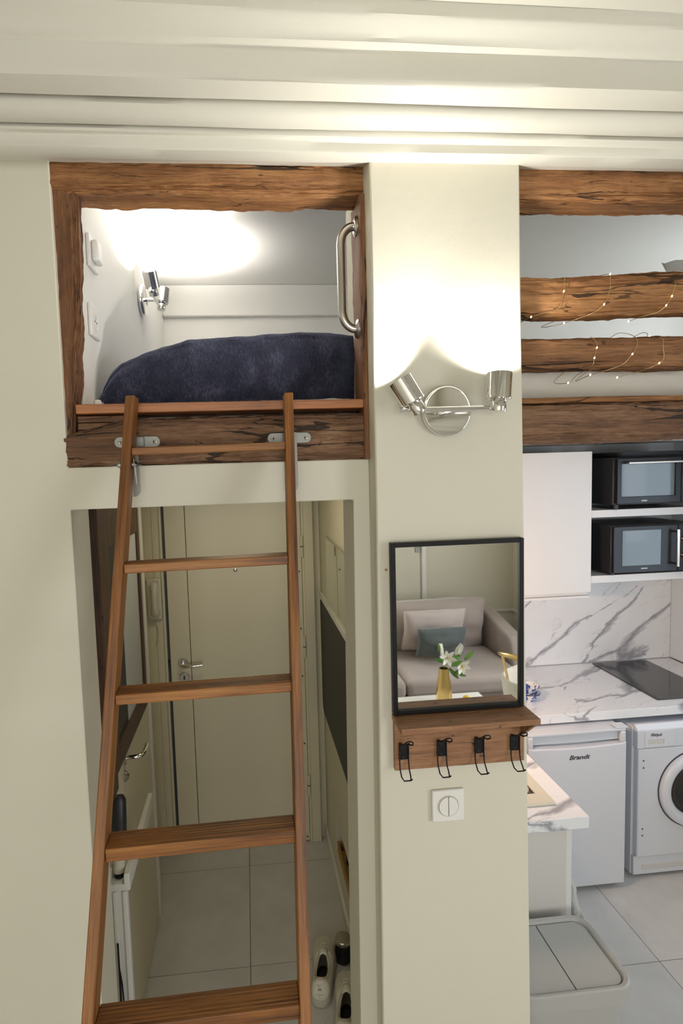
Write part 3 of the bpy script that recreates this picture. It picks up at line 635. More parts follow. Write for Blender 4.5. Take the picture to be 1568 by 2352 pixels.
for k, xh in enumerate((.3575, .4525, .5475, .6395)):
    z0 = 1.424 + (0 if k == 0 else .001); lab = ('leftmost black wire coat hook under the shelf', 'second black wire coat hook from the left under the shelf', 'third black wire coat hook from the left under the shelf', 'rightmost black wire coat hook under the shelf')[k]
    t = thing('coat_hook', lab, 'hook', (xh, -.014, 1.36), 'black wire coat hooks')
    MB().box(xh-.0115, xh+.0115, -.0185, -.0143, z0-.019, z0+.019).build('plate', M_black, t, bevel=.001)
    yf = -.0195; w = .0112
    lo = [(xh-w, yf, z0+.022), (xh-w, yf, z0-.010), (xh-w, yf-.001, z0-.028), (xh-w, yf-.005, z0-.042), (xh-w, yf-.016, z0-.053), (xh-w+.003, yf-.028, z0-.056), (xh+w-.003, yf-.028, z0-.056), (xh+w, yf-.030, z0-.052)]
    lo2 = [(xh+w-.003, yf-.028, z0-.056), (xh+w, yf-.016, z0-.053), (xh+w, yf-.005, z0-.042), (xh+w, yf-.001, z0-.028), (xh+w, yf, z0-.010), (xh+w, yf, z0+.022)]
    MB().tube(lo, .0016, 8).build('lower_wire', M_black, t, smooth=True, angle=60); MB().tube(lo2, .0016, 8).build('lower_wire', M_black, t, smooth=True, angle=60)
    up = [(xh-w, yf, z0+.019), (xh-w, yf, z0+.024), (xh-w+.004, yf-.004, z0+.025)] + [(xh-.006+.0*q, yf-.012-.022*math.sin(q*PI/2), z0+.025+.016*q) for q in (0, .5, 1)] + [(xh-.002, yf-.036, z0+.044), (xh+.006, yf-.038, z0+.046), (xh+.012, yf-.036, z0+.042), (xh+.0145, yf-.030, z0+.034), (xh+.013, yf-.016, z0+.025), (xh+w, yf-.004, z0+.023), (xh+w, yf, z0+.018)]
    MB().tube(up, .0016, 8).build('upper_wire', M_black, t, smooth=True, angle=60)
    for dz in (-.012, .012): MB().lathe([(0, 0), (.0025, 0), (.0018, .001), (0, .0012)], (xh-.002, -.0185, z0+dz), (0, -1, 0), 10).build('screw', M_blackp, t, smooth=True)
plate('light_switch', 'white square double light switch on the pillar below the hooks', 'switch', (.471, -.0003, 1.271), '-y', 'switch')
MB().lathe([(0, 0), (.0035, 0), (.003, .002), (0, .003)], (.3265, 0, 1.872), (0, -1, 0), 12).build('wall_plug', M_crate, None, smooth=True)
tag(bpy.data.objects['wall_plug'], 'tiny ochre filler spot at the left edge of the mirror', 'wall plug')

# ================================================================== FAIRY LIGHTS
fl = thing('fairy_lights', 'copper wire fairy light string wound around the kitchen beams', 'string lights', (.95, .06, 2.32))
ST = {'a': [(.813, 2.577), (.808, 2.542), (.801, 2.509), (.79, 2.498), (.76, 2.492), (.737, 2.487)],
      'b': [(.937, 2.587), (.932, 2.573), (.931, 2.551), (.924, 2.527), (.916, 2.51), (.896, 2.493), (.866, 2.485), (.841, 2.478), (.817, 2.472)],
      'c': [(1.111, 2.598), (1.106, 2.566), (1.097, 2.529), (1.084, 2.507), (1.069, 2.493), (1.042, 2.487), (1.019, 2.481)],
      'd': [(.89, 2.434), (.898, 2.418), (.898, 2.403), (.892, 2.378), (.889, 2.359), (.879, 2.345), (.868, 2.337), (.85, 2.323)],
      'e': [(1.007, 2.436), (1.009, 2.42), (1.004, 2.401), (.994, 2.386), (.972, 2.362), (.938, 2.349), (.911, 2.343)],
      'f': [(1.074, 2.44), (1.079, 2.426), (1.078, 2.401), (1.081, 2.382), (1.078, 2.369), (1.07, 2.363), (1.051, 2.353), (1.02, 2.343), (.986, 2.335)]}
def yfront(k, z):
    zc, r, y0 = (2.541, .056, .121) if k in 'abc' else (2.393, .047, .116)
    q = min(1, abs(z-zc)/r); return y0 - .053*(1-q**4)**.35 - .0045 if k in 'abc' else y0 - .046*(1-q**4)**.35 - .0045
BUL = {'a': [1, 5], 'b': [0, 4, 7], 'c': [0, 2, 3, 6], 'd': [2, 3, 7], 'e': [3, 6], 'f': [0, 5, 8]}
path = []
def strand(keys):
    pts = []
    for n_, k in enumerate(keys):
        s_ = [(x, yfront(k, z), z) for x, z in ST[k]]
        if n_: x0 = pts[-1][0]; x1 = s_[0][0]; zc = 2.54 if k in 'abc' else 2.393; pts += [(x0-.01, .16, zc-.058), ((x0+x1)/2, .186, zc), (x1+.005, .17, zc+.062), (x1+.002, .125, zc+.060)]
        pts += s_
    return pts
for keys in ('abc', 'def'):
    ps = strand(keys)
    # smooth by subdivision (Catmull-Rom)
    out = []
    for i in range(len(ps)-1):
        p0, p1, p2, p3 = [Vector(ps[max(0, min(len(ps)-1, i+q))]) for q in (-1, 0, 1, 2)]
        for q in range(4):
            t = q/4; out.append(.5*((2*p1) + (p2-p0)*t + (2*p0-5*p1+4*p2-p3)*t*t + (3*p1-p0-3*p2+p3)*t**3))
    out.append(Vector(ps[-1])); MB().tube(out, .0008, 6).build('wire', M_wire, fl, smooth=True, angle=80)
led = None
for k, idx in BUL.items():
    for i in idx:
        x, z = ST[k][i]; p = Vector((x, yfront(k, z)-.001, z))
        if led is None: led = MB().lathe([(0, -.0028), (.0012, -.0022), (.0017, 0), (.0012, .0022), (0, .0028)], p, (.3, -.2, 1), 10).build('bulb', M_led, fl, smooth=True); base = OFF[led] - p
        else: dup(led, p + base, fl)

# ================================================================== HALL: door, hinges, phone, mirror, board, shoes
hd = thing('entrance_door', 'cream painted entrance door with a chrome lever at the end of the hall', 'door', (-.08, 1.70, 0))
MB().box(-.446, -.3375, 1.702, 1.733, .006, 2.09).build('door_stile', M_door, hd, bevel=.002)
MB().box(-.3345, .286, 1.702, 1.733, .006, 2.09).build('door_panel', M_door, hd, bevel=.002)
MB().box(-.460, -.4475, 1.716, 1.734, 0, 2.10).build('shadow_gap', M_ink, hd)
for nm, a in (('frame_post', (-.4725, -.460)), ('frame_post', (.300, .352))):
    MB().box(a[0], a[1], 1.690, 1.735, 0, 2.13).build(nm, M_door, hd, bevel=.003)
MB().box(.2875, .300, 1.698, 1.735, 0, 2.10).build('hinge_strip', M_door, hd, bevel=.001)
MB().box(-.4605, -.4475, 1.7008, 1.716, 1.062, 1.10).build('strike_plate', M_blackp, hd)
hn = MB().lathe([(0, 0), (.0265, 0), (.0265, .006), (.024, .010), (0, .010)], (-.381, 1.702, 1.085), (0, -1, 0), 30).build('handle_rose', M_steel, hd, smooth=True, angle=30)
MB().tube([(-.381, 1.694, 1.085), (-.381, 1.655, 1.085), (-.372, 1.645, 1.086), (-.34, 1.643, 1.084), (-.30, 1.643, 1.086), (-.272, 1.645, 1.088)], [.010, .010, .010, .008, .0075, .0075], 14).build('lever', M_chrome, hn, smooth=True, angle=60)
MB().lathe([(0, 0), (.0265, 0), (.0265, .006), (.024, .009), (0, .009)], (-.376, 1.702, 1.008), (0, -1, 0), 30).build('lock_rose', M_steel, hd, smooth=True, angle=30)
MB().box(-.380, -.372, 1.690, 1.6935, .994, 1.016).build('keyhole', M_ink, hd, bevel=.001)
MB().lathe([(0, 0), (.010, 0), (.010, .003), (.006, .005), (0, .005)], (-.077, 1.702, 1.585), (0, -1, 0), 20).build('peephole', M_steel, hd, smooth=True)
for z in (1.70, 1.14, .34):
    h_ = MB().cyl((.288, 1.692, z-.06), (.288, 1.692, z+.06), .008, n=14).build('hinge', M_door, hd, smooth=True)
    MB().cyl((.288, 1.692, z-.004), (.288, 1.692, z+.001), .0088, n=14).build('hinge_gap', M_ink, h_)
for z in (1.56, 1.24, .97, .58, .03):
    for dx in (-.017, .020): MB().cyl((.288+dx, 1.6975, z), (.288+dx, 1.7015 if dx < 0 else 1.699, z), .0042, n=10).build('rivet', M_blackp, hd)
# moulded panelling left of the door
md_ = thing('wall_moulding', 'cream moulded panel strip between the left wall and the entrance door', 'moulding', (-.55, 1.70, 0))
MB().box(-.5995, -.4735, 1.705, 1.7345, .0, 2.13).build('flat_panel', M_door, md_, bevel=.002)
MB().box(-.5735, -.564, 1.697, 1.705, .0, 2.13).build('bead', M_door, md_, bevel=.003)
MB().box(-.512, -.501, 1.699, 1.705, .0, 2.13).build('bead', M_door, md_, bevel=.003)
ph = thing('intercom_phone', 'cream intercom handset mounted on the wall beside the entrance door', 'intercom', (-.515, 1.70, 1.33))
MB().box(-.553, -.475, 1.682, 1.7045, 1.335, 1.562).build('base', M_cream_p, ph, bevel=.010, seg=3)
MB().tube([(-.506, 1.672, 1.365), (-.506, 1.666, 1.372), (-.506, 1.650, 1.40), (-.506, 1.645, 1.45), (-.506, 1.650, 1.50), (-.506, 1.666, 1.528), (-.506, 1.672, 1.535)], [.019, .024, .016, .014, .016, .024, .019], 18).build('handset', M_cream_p, ph, smooth=True, angle=60)
MB().tube([(-.516+.011*math.sin(PI*t/13)*(1 if t < 13 else -1), 1.699+.004*math.cos(t*2.1), 1.330-.0105*(t if t < 13 else 26-t)) for t in range(0, 27)], .0028, 8).build('cord', M_sole, ph, smooth=True, angle=70)
# bathroom door on the left wall of the hall
bd = thing('bathroom_door', 'cream door with a lever handle on the left wall of the hall', 'door', (-.49, .95, 0))
MB().box(-.5005, -.490, .56, 1.24, .01, 2.06).build('door_slab', M_door, bd, bevel=.002)
for y in (.52, 1.25): MB().box(-.5005, -.482, y, y+.035, 0, 2.10).build('architrave', M_trimw, bd, bevel=.004)
hr = MB().lathe([(0, 0), (.024, 0), (.024, .006), (.021, .009), (0, .009)], (-.490, .745, 1.068), (1, 0, 0), 26).build('handle_rose', M_steel, bd, smooth=True, angle=30)
MB().tube([(-.482, .745, 1.068), (-.445, .745, 1.070), (-.428, .750, 1.071), (-.422, .775, 1.071), (-.422, .83, 1.071)], .0085, 14).build('lever', M_chrome, hr, smooth=True, angle=60)
MB().lathe([(0, 0), (.022, 0), (.022, .005), (.018, .010), (.010, .018), (0, .020)], (-.490, .735, 1.005), (1, 0, 0), 24).build('thumb_turn', M_steel, bd, smooth=True, angle=30)
# dark timber and framed picture on the left
tag(MB().box(-.50, -.450, .415, .486, 1.10, 2.2095).build('timber_stud', M_darkw, bevel=.003), 'dark brown vertical timber stud just behind the left door jamb', 'beam')
pf = thing('framed_picture', 'large dark framed picture with a pale hatched sheet on the left hall wall', 'picture', (-.48, .8, 1.14))
for nm, (y0, y1, z0, z1) in (('frame_side', (.490, .535, 1.145, 2.10)), ('frame_side', (1.005, 1.045, 1.145, 2.10)), ('frame_bar', (.535, 1.005, 1.145, 1.222)), ('frame_bar', (.535, 1.005, 1.885, 2.10))):
    MB().box(-.4815, -.452, y0, y1, z0, z1).build(nm, M_darkw, pf, bevel=.002)
MB().box(-.4815, -.462, .535, .72, 1.222, 1.885).build('dark_mount', M_board, pf)
MB().box(-.4815, -.460, .72, 1.005, 1.222, 1.885).build('pale_sheet', M_canvas, pf)
# stick vacuum standing in a white tray on the wall
vr = thing('white_rack', 'narrow white wooden tray shelf with a moulded end board on the left hall wall', 'rack', (-.47, .55, 0))
MB().box(-.4995, -.430, .432, .452, 0, .7895).build('end_board', M_trimw, vr, bevel=.002)
for x0, x1 in ((-.475, -.463), (-.444, -.430)): MB().box(x0, x1, .426, .4318, 0, .7895).build('moulding', M_trimw, vr, bevel=.002)
for b_ in ((-.4995, -.420, .430, .515, .790, .812), (-.438, -.420, .430, .515, .8122, .846), (-.4995, -.484, .430, .515, .8122, .846)): MB().box(*b_).build('tray_board', M_trimw, vr, bevel=.002)
MB().box(-.438, -.420, .5155, .88, .790, .846).build('side_board', M_trimw, vr, bevel=.002)
va = thing('stick_vacuum', 'black stick vacuum with a pale tip standing in the white tray', 'vacuum', (-.461, .46, .8125))
MB().tube([(-.461, .470, .826), (-.461, .474, .85), (-.461, .480, .878)], [.0165, .0185, .0195], 20).build('pale_tip', M_cream_p, va, smooth=True, angle=60)
MB().tube([(-.461, .4675, .8135), (-.461, .470, .826)], [.0155, .0168], 20).build('ring', M_black, va, smooth=True)
MB().tube([(-.461, .480, .878), (-.460, .485, .90), (-.459, .497, .98), (-.458, .507, 1.05), (-.458, .509, 1.062)], [.020, .0225, .024, .0225, .016], 20).build('body', M_blackp, va, smooth=True, angle=60)
tag(MB().tube([(-.466, .421, .62), (-.466, .421, .52), (-.467, .421, .40), (-.466, .421, .25), (-.466, .421, .003)], .003, 8).tube([(-.466, .421, .54), (-.460, .421, .48), (-.457, .421, .40), (-.460, .421, .33), (-.466, .421, .26)], .0025, 8).build('black_cable', M_black, smooth=True), 'thin black cable hanging in front of the white end board', 'cable')
hl = thing('added_hall_lamp', 'flat round ceiling lamp added to brighten the hall', 'lamp', (-.05, .95, 2.15))  # unseen lamp above the door opening, added to brighten the hall
MB().lathe([(0, 0), (.14, 0), (.15, -.012), (.15, -.03), (.14, -.036)], (-.05, .95, 2.2095), (0, 0, 1), 40).build('rim', M_white_p, hl, smooth=True, angle=35)
MB().lathe([(.139, -.036), (.12, -.044), (0, -.048)], (-.05, .95, 2.2095), (0, 0, 1), 40).build('diffuser', emis('added_lamp_glow', (1.0, .86, .58), 1.6), hl, smooth=True)
L = bpy.data.lights.new('added_hall_light', 'AREA'); L.shape = 'DISK'; L.size = .26; L.energy = 2.1; L.color = (1.0, .89, .62)  # warm fill light that goes with the added lamp
o = bpy.data.objects.new('added_hall_light', L); COL.objects.link(o); o.location = (-.05, .95, 2.155)
# mirror and dark board on the right wall
tag(MB().box(.3835, .3895, .60, 1.435, 1.452, 1.772).build('hall_mirror', M_hallmir, bevel=.001), 'frameless mirror on the right wall of the hall', 'mirror')
tag(MB().box(.382, .3895, .60, 1.435, 1.7725, 1.780).build('mirror_rail', M_steel), 'thin grey rail along the top edge of the hall mirror', 'rail')
tag(MB().box(.376, .3895, .55, 1.69, 1.414, 1.449).build('ledge', M_trimw, bevel=.002), 'narrow cream ledge between the hall mirror and the black board', 'ledge')
tag(MB().prism([(.50, 1.408), (1.662, 1.408), (1.666, .835), (1.655, .800), (1.60, .788), (.50, .792)], .3765, .3895, 0).build('black_board', M_board, bevel=.002), 'large black board fixed on the right wall of the hall', 'board')
# crate in the low recess
cr = thing('wooden_crate', 'golden bamboo crate standing in the low recess of the right wall', 'crate', (.49, 1.19, .165))
cx0, cx1, cy0, cy1, cz0, cz1 = .393, .575, 1.005, 1.372, .1655, .215
for nm, b_ in (('side_panel', (cx0, cx0+.010, cy0, cy1, cz0, cz1)), ('side_panel', (cx1-.010, cx1, cy0, cy1, cz0, cz1)), ('end_panel', (cx0+.010, cx1-.010, cy0, cy0+.010, cz0, cz1)), ('end_panel', (cx0+.010, cx1-.010, cy1-.010, cy1, cz0, cz1)), ('bottom', (cx0+.010, cx1-.010, cy0+.010, cy1-.010, cz0, cz0+.006))): MB().box(*b_).build(nm, M_crate, cr, bevel=.001)
tag(pillowy('folded_cloth', M_purple, (.485, 1.10, .186), .13, .13, .026, (0, 0, 0), None, 3), 'dark purple cloth lying in the bamboo crate', 'cloth')
tag(pillowy('folded_cloth', M_navyc, (.485, 1.27, .186), .13, .15, .026, (0, 0, 0), None, 5), 'dark blue cloth at the back of the bamboo crate', 'cloth')
# glass jar
jr = thing('glass_jar', 'dark glass jar with a grey metal lid behind the sneakers', 'jar', (.3395, .925, 0))
MB().lathe([(0, .001), (.031, .001), (.034, .006), (.034, .075), (.031, .082), (0, .082)], (.3395, .925, 0), (0, 0, 1), 30).build('glass_body', M_blackg, jr, smooth=True, angle=35)
MB().lathe([(0, .082), (.0345, .082), (.0355, .084), (.0355, .098), (.0335, .101), (0, .101)], (.3395, .925, 0), (0, 0, 1), 30).build('lid', M_steel, jr, smooth=True, angle=35)
# sneakers
def lerp_pts(pts, s):
    for (a, b_), (c, d) in zip(pts, pts[1:]):
        if s <= c: return b_ + (d-b_)*(s-a)/(c-a)
    return pts[-1][1]
def sneaker(label, heel, yaw):
    t = thing('sneaker', label, 'shoe', (0, 0, 0), 'white sneakers on the hall floor')
    Ln = .300
    HW = [(0, .004), (.006, .014), (.02, .024), (.045, .032), (.09, .0375), (.2, .040), (.42, .0405), (.55, .045), (.66, .049), (.78, .0485), (.88, .042), (.94, .033), (.975, .022), (.993, .011), (1, .004)]
    HT = [(0, .082), (.02, .090), (.10, .094), (.20, .084), (.30, .080), (.40, .087), (.50, .101), (.56, .097), (.70, .076), (.84, .058), (.93, .048), (.98, .040), (1, .030)]
    halfw = lambda s: lerp_pts(HW, s); height = lambda s: lerp_pts(HT, s); bend = lambda s: .008*math.sin(s*PI*.9)
    SS = [0, .006, .02, .045, .07] + [.1+.9*k/24*.97 for k in range(24)] + [.98, .993, 1]
    ring = lambda z, g: [(bend(s) + sx*(halfw(s)+g), s*Ln + (-g if s < .01 else g if s > .99 else 0), z) for sx, ss in ((1, SS), (-1, SS[::-1])) for s in ss]
    MB().rings([ring(0, -.001), ring(.004, .003), ring(.025, .003), ring(.028, .0008)]).build('sole', M_sole, t, smooth=True, angle=40)
    k = 41; rows = []; S2 = [0, .006, .02, .045, .07] + [.09+.91*q/50*.985 for q in range(50)] + [.99, 1]
    for s in S2:
        w = halfw(s); h = height(s); r = []
        for j in range(k):
            th = PI*j/(k-1); x = -math.cos(th); z = math.sin(th); pz = .026 + (h-.026)*(abs(z)**.55)
            lean = .020*max(0, 1-s/.12)*((pz-.026)/.065)
            wr = .0012*N(s*26, th*5) + .0022*N(s*60, th*2)*(1 if .50 < s < .78 else 0)
            r.append(Vector((bend(s) + x*w*(1-.12*z*(1-s)), s*Ln + lean, pz + wr)))
        rows.append(r)
    mb = MB()
    for r in rows: mb.v += r
    for i in range(len(rows)-1):
        for j in range(k-1):
            a = i*k+j; f = (a, a+1, a+k+1, a+k); c = sum((mb.v[q] for q in f), Vector())/4; s = c.y/Ln
            if ((s-.30)/.195)**2 + ((c.x-bend(s))/.0262)**2 < 1 and c.z > .060: continue
            mb.f.append(f)
    mb.f.append(tuple(range(k))[::-1]); up = mb.build('upper', M_leather, t, smooth=True, angle=75, fix=True); sd = up.modifiers.new('thickness', 'SOLIDIFY'); sd.thickness = .004; sd.offset = -1
    loop = []
    for q in range(48):
        a = 2*PI*q/48; sx = math.sin(a); cy = math.cos(a); s = .30 + .192*math.copysign(abs(cy)**.85, cy); x = .0262*math.copysign(abs(sx)**.8, sx)
        w = halfw(s)*(1-.12*(1-s)); xr = min(.97, abs(x)/w); zz = math.sqrt(1-xr*xr); loop.append((bend(s)+x, s*Ln, .026 + (height(s)-.026)*zz**.55 - .001))
    MB().tube(loop, .0058, 10, True).build('collar', M_lining, t, smooth=True, angle=80)
    MB().prism([(bend(.3)+.030*math.sin(2*PI*q/28), (.30+.20*math.cos(2*PI*q/28))*Ln) for q in range(28)], .0285, .036, 2).build('insole', M_insole, t)
    tg = MB().grid(lambda u, v: (bend(.5)+.036*(u-.5), Ln*(.44+.13*v), .108 - .006*v - .012*(2*u-1)**2 + .006*math.sin(v*PI)), 10, 8).build('tongue', M_leather, t, smooth=True, angle=80); sd = tg.modifiers.new('thickness', 'SOLIDIFY'); sd.thickness = .006
    for q in range(5):
        s = .545 + q*.045; h = height(s) + .0025
        MB().tube([(bend(s)-.021, s*Ln, h-.011), (bend(s)-.010, s*Ln+.003*(1 if q % 2 else -1), h-.001), (bend(s), s*Ln+.002, h+.0012), (bend(s)+.010, s*Ln+.003*(1 if q % 2 else -1), h-.001), (bend(s)+.021, s*Ln, h-.011)], .0026, 8).build('lace', M_white_p, t, smooth=True, angle=70)
    def onheel(x, z): # a point on the leaning heel counter
        s = 0
        for s_ in (0, .003, .006, .012, .02, .03, .045, .07):
            s = s_
            if halfw(s_)*.9 >= abs(x): break
        return (x, s*Ln + .020*max(0, 1-s/.12)*((z-.026)/.065) - .0012, z)
    MB().tube([onheel(x, .047+.05*abs(x)) for x in (-.026, -.018, -.010, 0, .010, .018, .026)], .0011, 6).build('heel_seam', M_sole, t, smooth=True, angle=80)
    MB().tube([onheel(x, z) for x, z in ((-.012, .0815), (-.007, .0775), (0, .0785), (.006, .081), (.013, .0845))], [.0004, .0013, .0012, .0008, .0003], 6).build('heel_emblem', M_sole, t, smooth=True, angle=80)
    text('heel_lettering', 'AIR', .0095, (0, .0095, .0665), M_sole, t, ext=.0035, rot=(PI/2-.28, 0, 0))
    t.location = heel; t.rotation_euler = (0, 0, yaw); return t
sneaker('white leather sneaker on the hall floor nearest the ladder', (.211, .722, .0), -.19)
sneaker('white leather sneaker on the hall floor beside the right jamb', (.276, .545, .0), -.20)
tag(MB().tube([(.222, .60, .003), (.212, .625, .003), (.216, .66, .003), (.228, .69, .003)], .0025, 8).build('shoe_lace', M_white_p, smooth=True), 'loose white shoelace lying beside the front sneaker', 'lace')

# ================================================================== KITCHEN
bs = tag(MB().box(1.16, 2.598, 1.872, 1.8795, .875, 1.40).build('backsplash', M_marb), 'white marble backsplash panel with grey veins', 'backsplash')
tag(MB().box(1.158, 2.598, 1.232, 1.8715, .826, .87).build('worktop', M_marbT, bevel=.002), 'white marble worktop along the back wall with the black hob', 'worktop')
# sink worktop with a cut-out
sw = cells([.702, .80, 1.045, 1.157], [.47, .60, 1.02, 1.8715], lambda i, j: not (i == 1 and j == 1), .826, .87)
sw.v = [Vector((p.x, p.z, p.y)) for p in sw.v]; tag(sw.build('worktop', M_marbT, bevel=.002), 'white marble worktop of the sink unit ending beside the pillar', 'worktop')
sk = thing('sink', 'cream resin sink set into the marble worktop beside the pillar', 'sink', (.92, .81, .75))
rim = cells([.745, .81, 1.035, 1.078], [.545, .61, 1.01, 1.10], lambda i, j: not (i == 1 and j == 1), .8705, .882); rim.v = [Vector((p.x, p.z, p.y)) for p in rim.v]
rim.build('rim', M_cream_p, sk, bevel=.004)
rr = lambda x0, x1, y0, y1, z, r: [(cx + r*math.cos(a), cy + r*math.sin(a), z) for cx, cy, a0 in ((x1-r, y1-r, 0), (x0+r, y1-r, PI/2), (x0+r, y0+r, PI), (x1-r, y0+r, 3*PI/2)) for a in [a0 + PI/2*k/6 for k in range(7)]]
MB().rings([rr(.815, 1.03, .615, 1.005, .879, .045), rr(.818, 1.027, .618, 1.002, .84, .045), rr(.83, 1.015, .63, .99, .765, .05), rr(.90, .94, .78, .82, .760, .018)], cap=False).build('basin', M_cream_p, sk, smooth=True, angle=50)
# sink unit
su = thing('sink_cabinet', 'grey-white kitchen base cabinet under the sink worktop', 'cabinet', (.92, .9, 0))
MB().box(.705, 1.083, .486, .502, .0, .8255).build('end_panel', M_cabg, su, bevel=.001)
MB().box(.705, 1.083, .502, 1.80, .0, .75).build('body', M_cabg, su)
for y0, y1 in ((.488, .82), (.824, 1.135)): d_ = MB().box(1.0835, 1.104, y0, y1, .02, .8255).build('door', M_cab, su, bevel=.0015)
# hob
hb = thing('hob', 'black glass hob set into the marble worktop', 'hob', (2.24, 1.57, .87))
MB().box(2.073, 2.42, 1.307, 1.85, .8705, .8765).build('glass_plate', M_hob, hb, bevel=.001)
tag(MB().lathe([(0, 0), (.016, 0), (.020, .008), (.012, .014), (.009, .026), (.016, .03), (.016, .034), (0, .036)], (2.30, 1.375, .877), (0, 0, 1), 6).build('burner_knob', M_black, bevel=.001), 'small black star-shaped object standing on the hob', 'knob')
# fridge
fr = thing('fridge', 'white under-counter fridge with a recessed handle below the marble worktop', 'fridge', (1.54, 1.4, 0))
MB().box(1.295, 1.785, 1.19, 1.80, .02, .815).build('body', M_appl, fr, bevel=.004)
fd = MB().prism([(1.292, .03), (1.788, .03), (1.788, .755), (1.765, .748), (1.62, .742), (1.54, .741), (1.46, .742), (1.315, .748), (1.292, .755)], 1.144, 1.188, 1).build('door', M_appl, fr, bevel=.006, seg=3)
MB().box(1.292, 1.788, 1.172, 1.188, .755, .805).build('handle_recess', M_appl, fd, bevel=.002)
MB().box(1.292, 1.788, 1.150, 1.188, .805, .818).build('top_trim', M_appl, fd, bevel=.003)
for a in ((1.292, 1.318), (1.762, 1.788)): MB().box(a[0], a[1], 1.146, 1.172, .748, .806).build('handle_end', M_appl, fd, bevel=.008)
text('brand_lettering', 'Brandt', .030, (1.545, 1.1432, .694), M_ink, fd, shear=.30, bold=.0004, sx=1.25)
for x in (1.33, 1.75): MB().cyl((x, 1.24, 0), (x, 1.24, .021), .014, n=14).build('foot', M_blackp, fr)
MB().box(1.74, 1.80, 1.15, 1.20, .8185, .8258).build('hinge_cap', M_appl, fr, bevel=.002)
# washing machine
wm = thing('washing_machine', 'white built-in washing machine with a round porthole door', 'washing machine', (2.15, 1.45, 0))
wx0, wx1, wy = 1.868, 2.455, 1.185
MB().box(wx0, wx1, wy+.03, 1.80, .015, .79).build('body', M_appl, wm, bevel=.004)
MB().box(wx0+.012, wx1, wy, wy+.03, .120, .685).build('front_panel', M_appl, wm, bevel=.006)
MB().box(wx0+.004, wx1, wy+.012, wy+.03, .02, .118).build('plinth', M_appl, wm, bevel=.003)
MB().box(wx0+.05, wx1, wy+.0095, wy+.0118, .048, .072).build('plinth_groove', M_cabg, wm, bevel=.001)
cp_ = MB().prism([(wy-.004, .689), (wy+.03, .689), (wy+.03, .805), (wy+.018, .805), (wy-.004, .783)], wx0+.004, wx1, 0).build('control_panel', M_appl, wm, bevel=.003)
dr = cells([wx0+.042, wx0+.058, wx0+.142, wx0+.20], [.695, .703, .733, .778], lambda i, j: not (i == 1 and j == 1), wy-.0068, wy-.0045).build('detergent_drawer', M_appl, wm, bevel=.001)
MB().box(wx0+.0585, wx0+.1415, wy-.0050, wy-.0044, .712, .7325).build('finger_recess', M_cabg, dr)
MB().box(wx0+.0585, wx0+.1415, wy-.0066, wy-.0044, .7035, .711).build('recess_lip', M_appl, dr)
text('brand_lettering', 'Whirlpool', .0225, (wx0+.098, wy-.0069, .757), M_ink, wm, shear=.25, bold=.0002, sx=.62)
for z in (.625, .588, .270, .235): MB().cyl((wx0+.04, wy-.0008, z), (wx0+.04, wy+.002, z), .0042, n=12).build('screw_hole', M_ink, wm)
pc = (2.188, wy, .460)
pd = MB().lathe([(.150, -.002), (.196, -.002), (.198, .004), (.194, .020), (.180, .030), (.160, .030), (.146, .020), (.138, .006), (.138, -.002)], pc, (0, -1, 0), 56).build('porthole_ring', M_appl, wm, smooth=True, angle=40)
MB().lathe([(.199, -.001), (.203, -.001), (.203, .002), (.199, .003)], pc, (0, -1, 0), 56).build('seal', M_ink, pd, smooth=True)
MB().lathe([(.139, .006), (.12, .008), (.09, -.004), (0, -.010)], pc, (0, -1, 0), 48).build('porthole_glass', M_hob, pd, smooth=True, angle=60)
for x in (wx0+.05, wx1-.05): MB().cyl((x, wy+.06, 0), (x, wy+.06, .016), .016, n=14).build('foot', M_white_p, wm)
# upper cabinet and shelves
uc = thing('wall_cabinet', 'tall white handleless wall cabinet left of the oven shelves', 'cabinet', (1.5, 1.7, 1.38))
MB().box(1.16, 1.832, 1.541, 1.8715, 1.385, 2.165).build('body', M_cab, uc, bevel=.001)
MB().box(1.16, 1.843, 1.52, 1.540, 1.403, 2.165).build('door', M_cab, uc, bevel=.0012)
MB().box(1.16, 1.834, 1.520, 1.545, 1.372, 1.3845).build('bottom_rail', M_cab, uc, bevel=.001)
for nm, z0, z1, lb in (('wall_shelf', 1.808, 1.848, 'white shelf carrying the countertop oven'), ('wall_shelf', 1.450, 1.490, 'white shelf carrying the black microwave')):
    tag(MB().box(1.8335, 2.598, 1.525, 1.8715, z0, z1).build(nm, M_cab, bevel=.0015), lb, 'shelf', 'white kitchen shelves')
# oven
ov = thing('countertop_oven', 'black countertop oven with a glass door on the upper shelf', 'oven', (2.17, 1.66, 1.848))
ox0, ox1, oy, oz0, oz1 = 1.955, 2.455, 1.490, 1.872, 2.128
MB().box(ox0, ox1, oy+.02, 1.845, oz0, oz1).build('body', M_blackp, ov, bevel=.006)
od = cells([ox0+.012, ox0+.036, 2.300, 2.330], [oz0+.008, oz0+.045, oz1-.036, oz1-.006], lambda i, j: not (i == 1 and j == 1), oy, oy+.0195).build('door_frame', M_blackg, ov, bevel=.002)
MB().box(ox0+.036, 2.300, oy+.008, oy+.012, oz0+.045, oz1-.036).build('door_glass', M_smoke, od)
MB().cyl((ox0+.055, oy-.026, oz1-.030), (2.318, oy-.026, oz1-.030), .0065, n=14).build('handle', M_steel, od, smooth=True)
for x in (ox0+.058, 2.305): MB().cyl((x, oy-.026, oz1-.030), (x, oy+.002, oz1-.030), .0045, n=10).build('handle_post', M_steel, od, smooth=True)
MB().box(2.333, ox1-.004, oy, oy+.0195, oz0+.008, oz1-.006).build('control_panel', M_blackg, ov, bevel=.002)
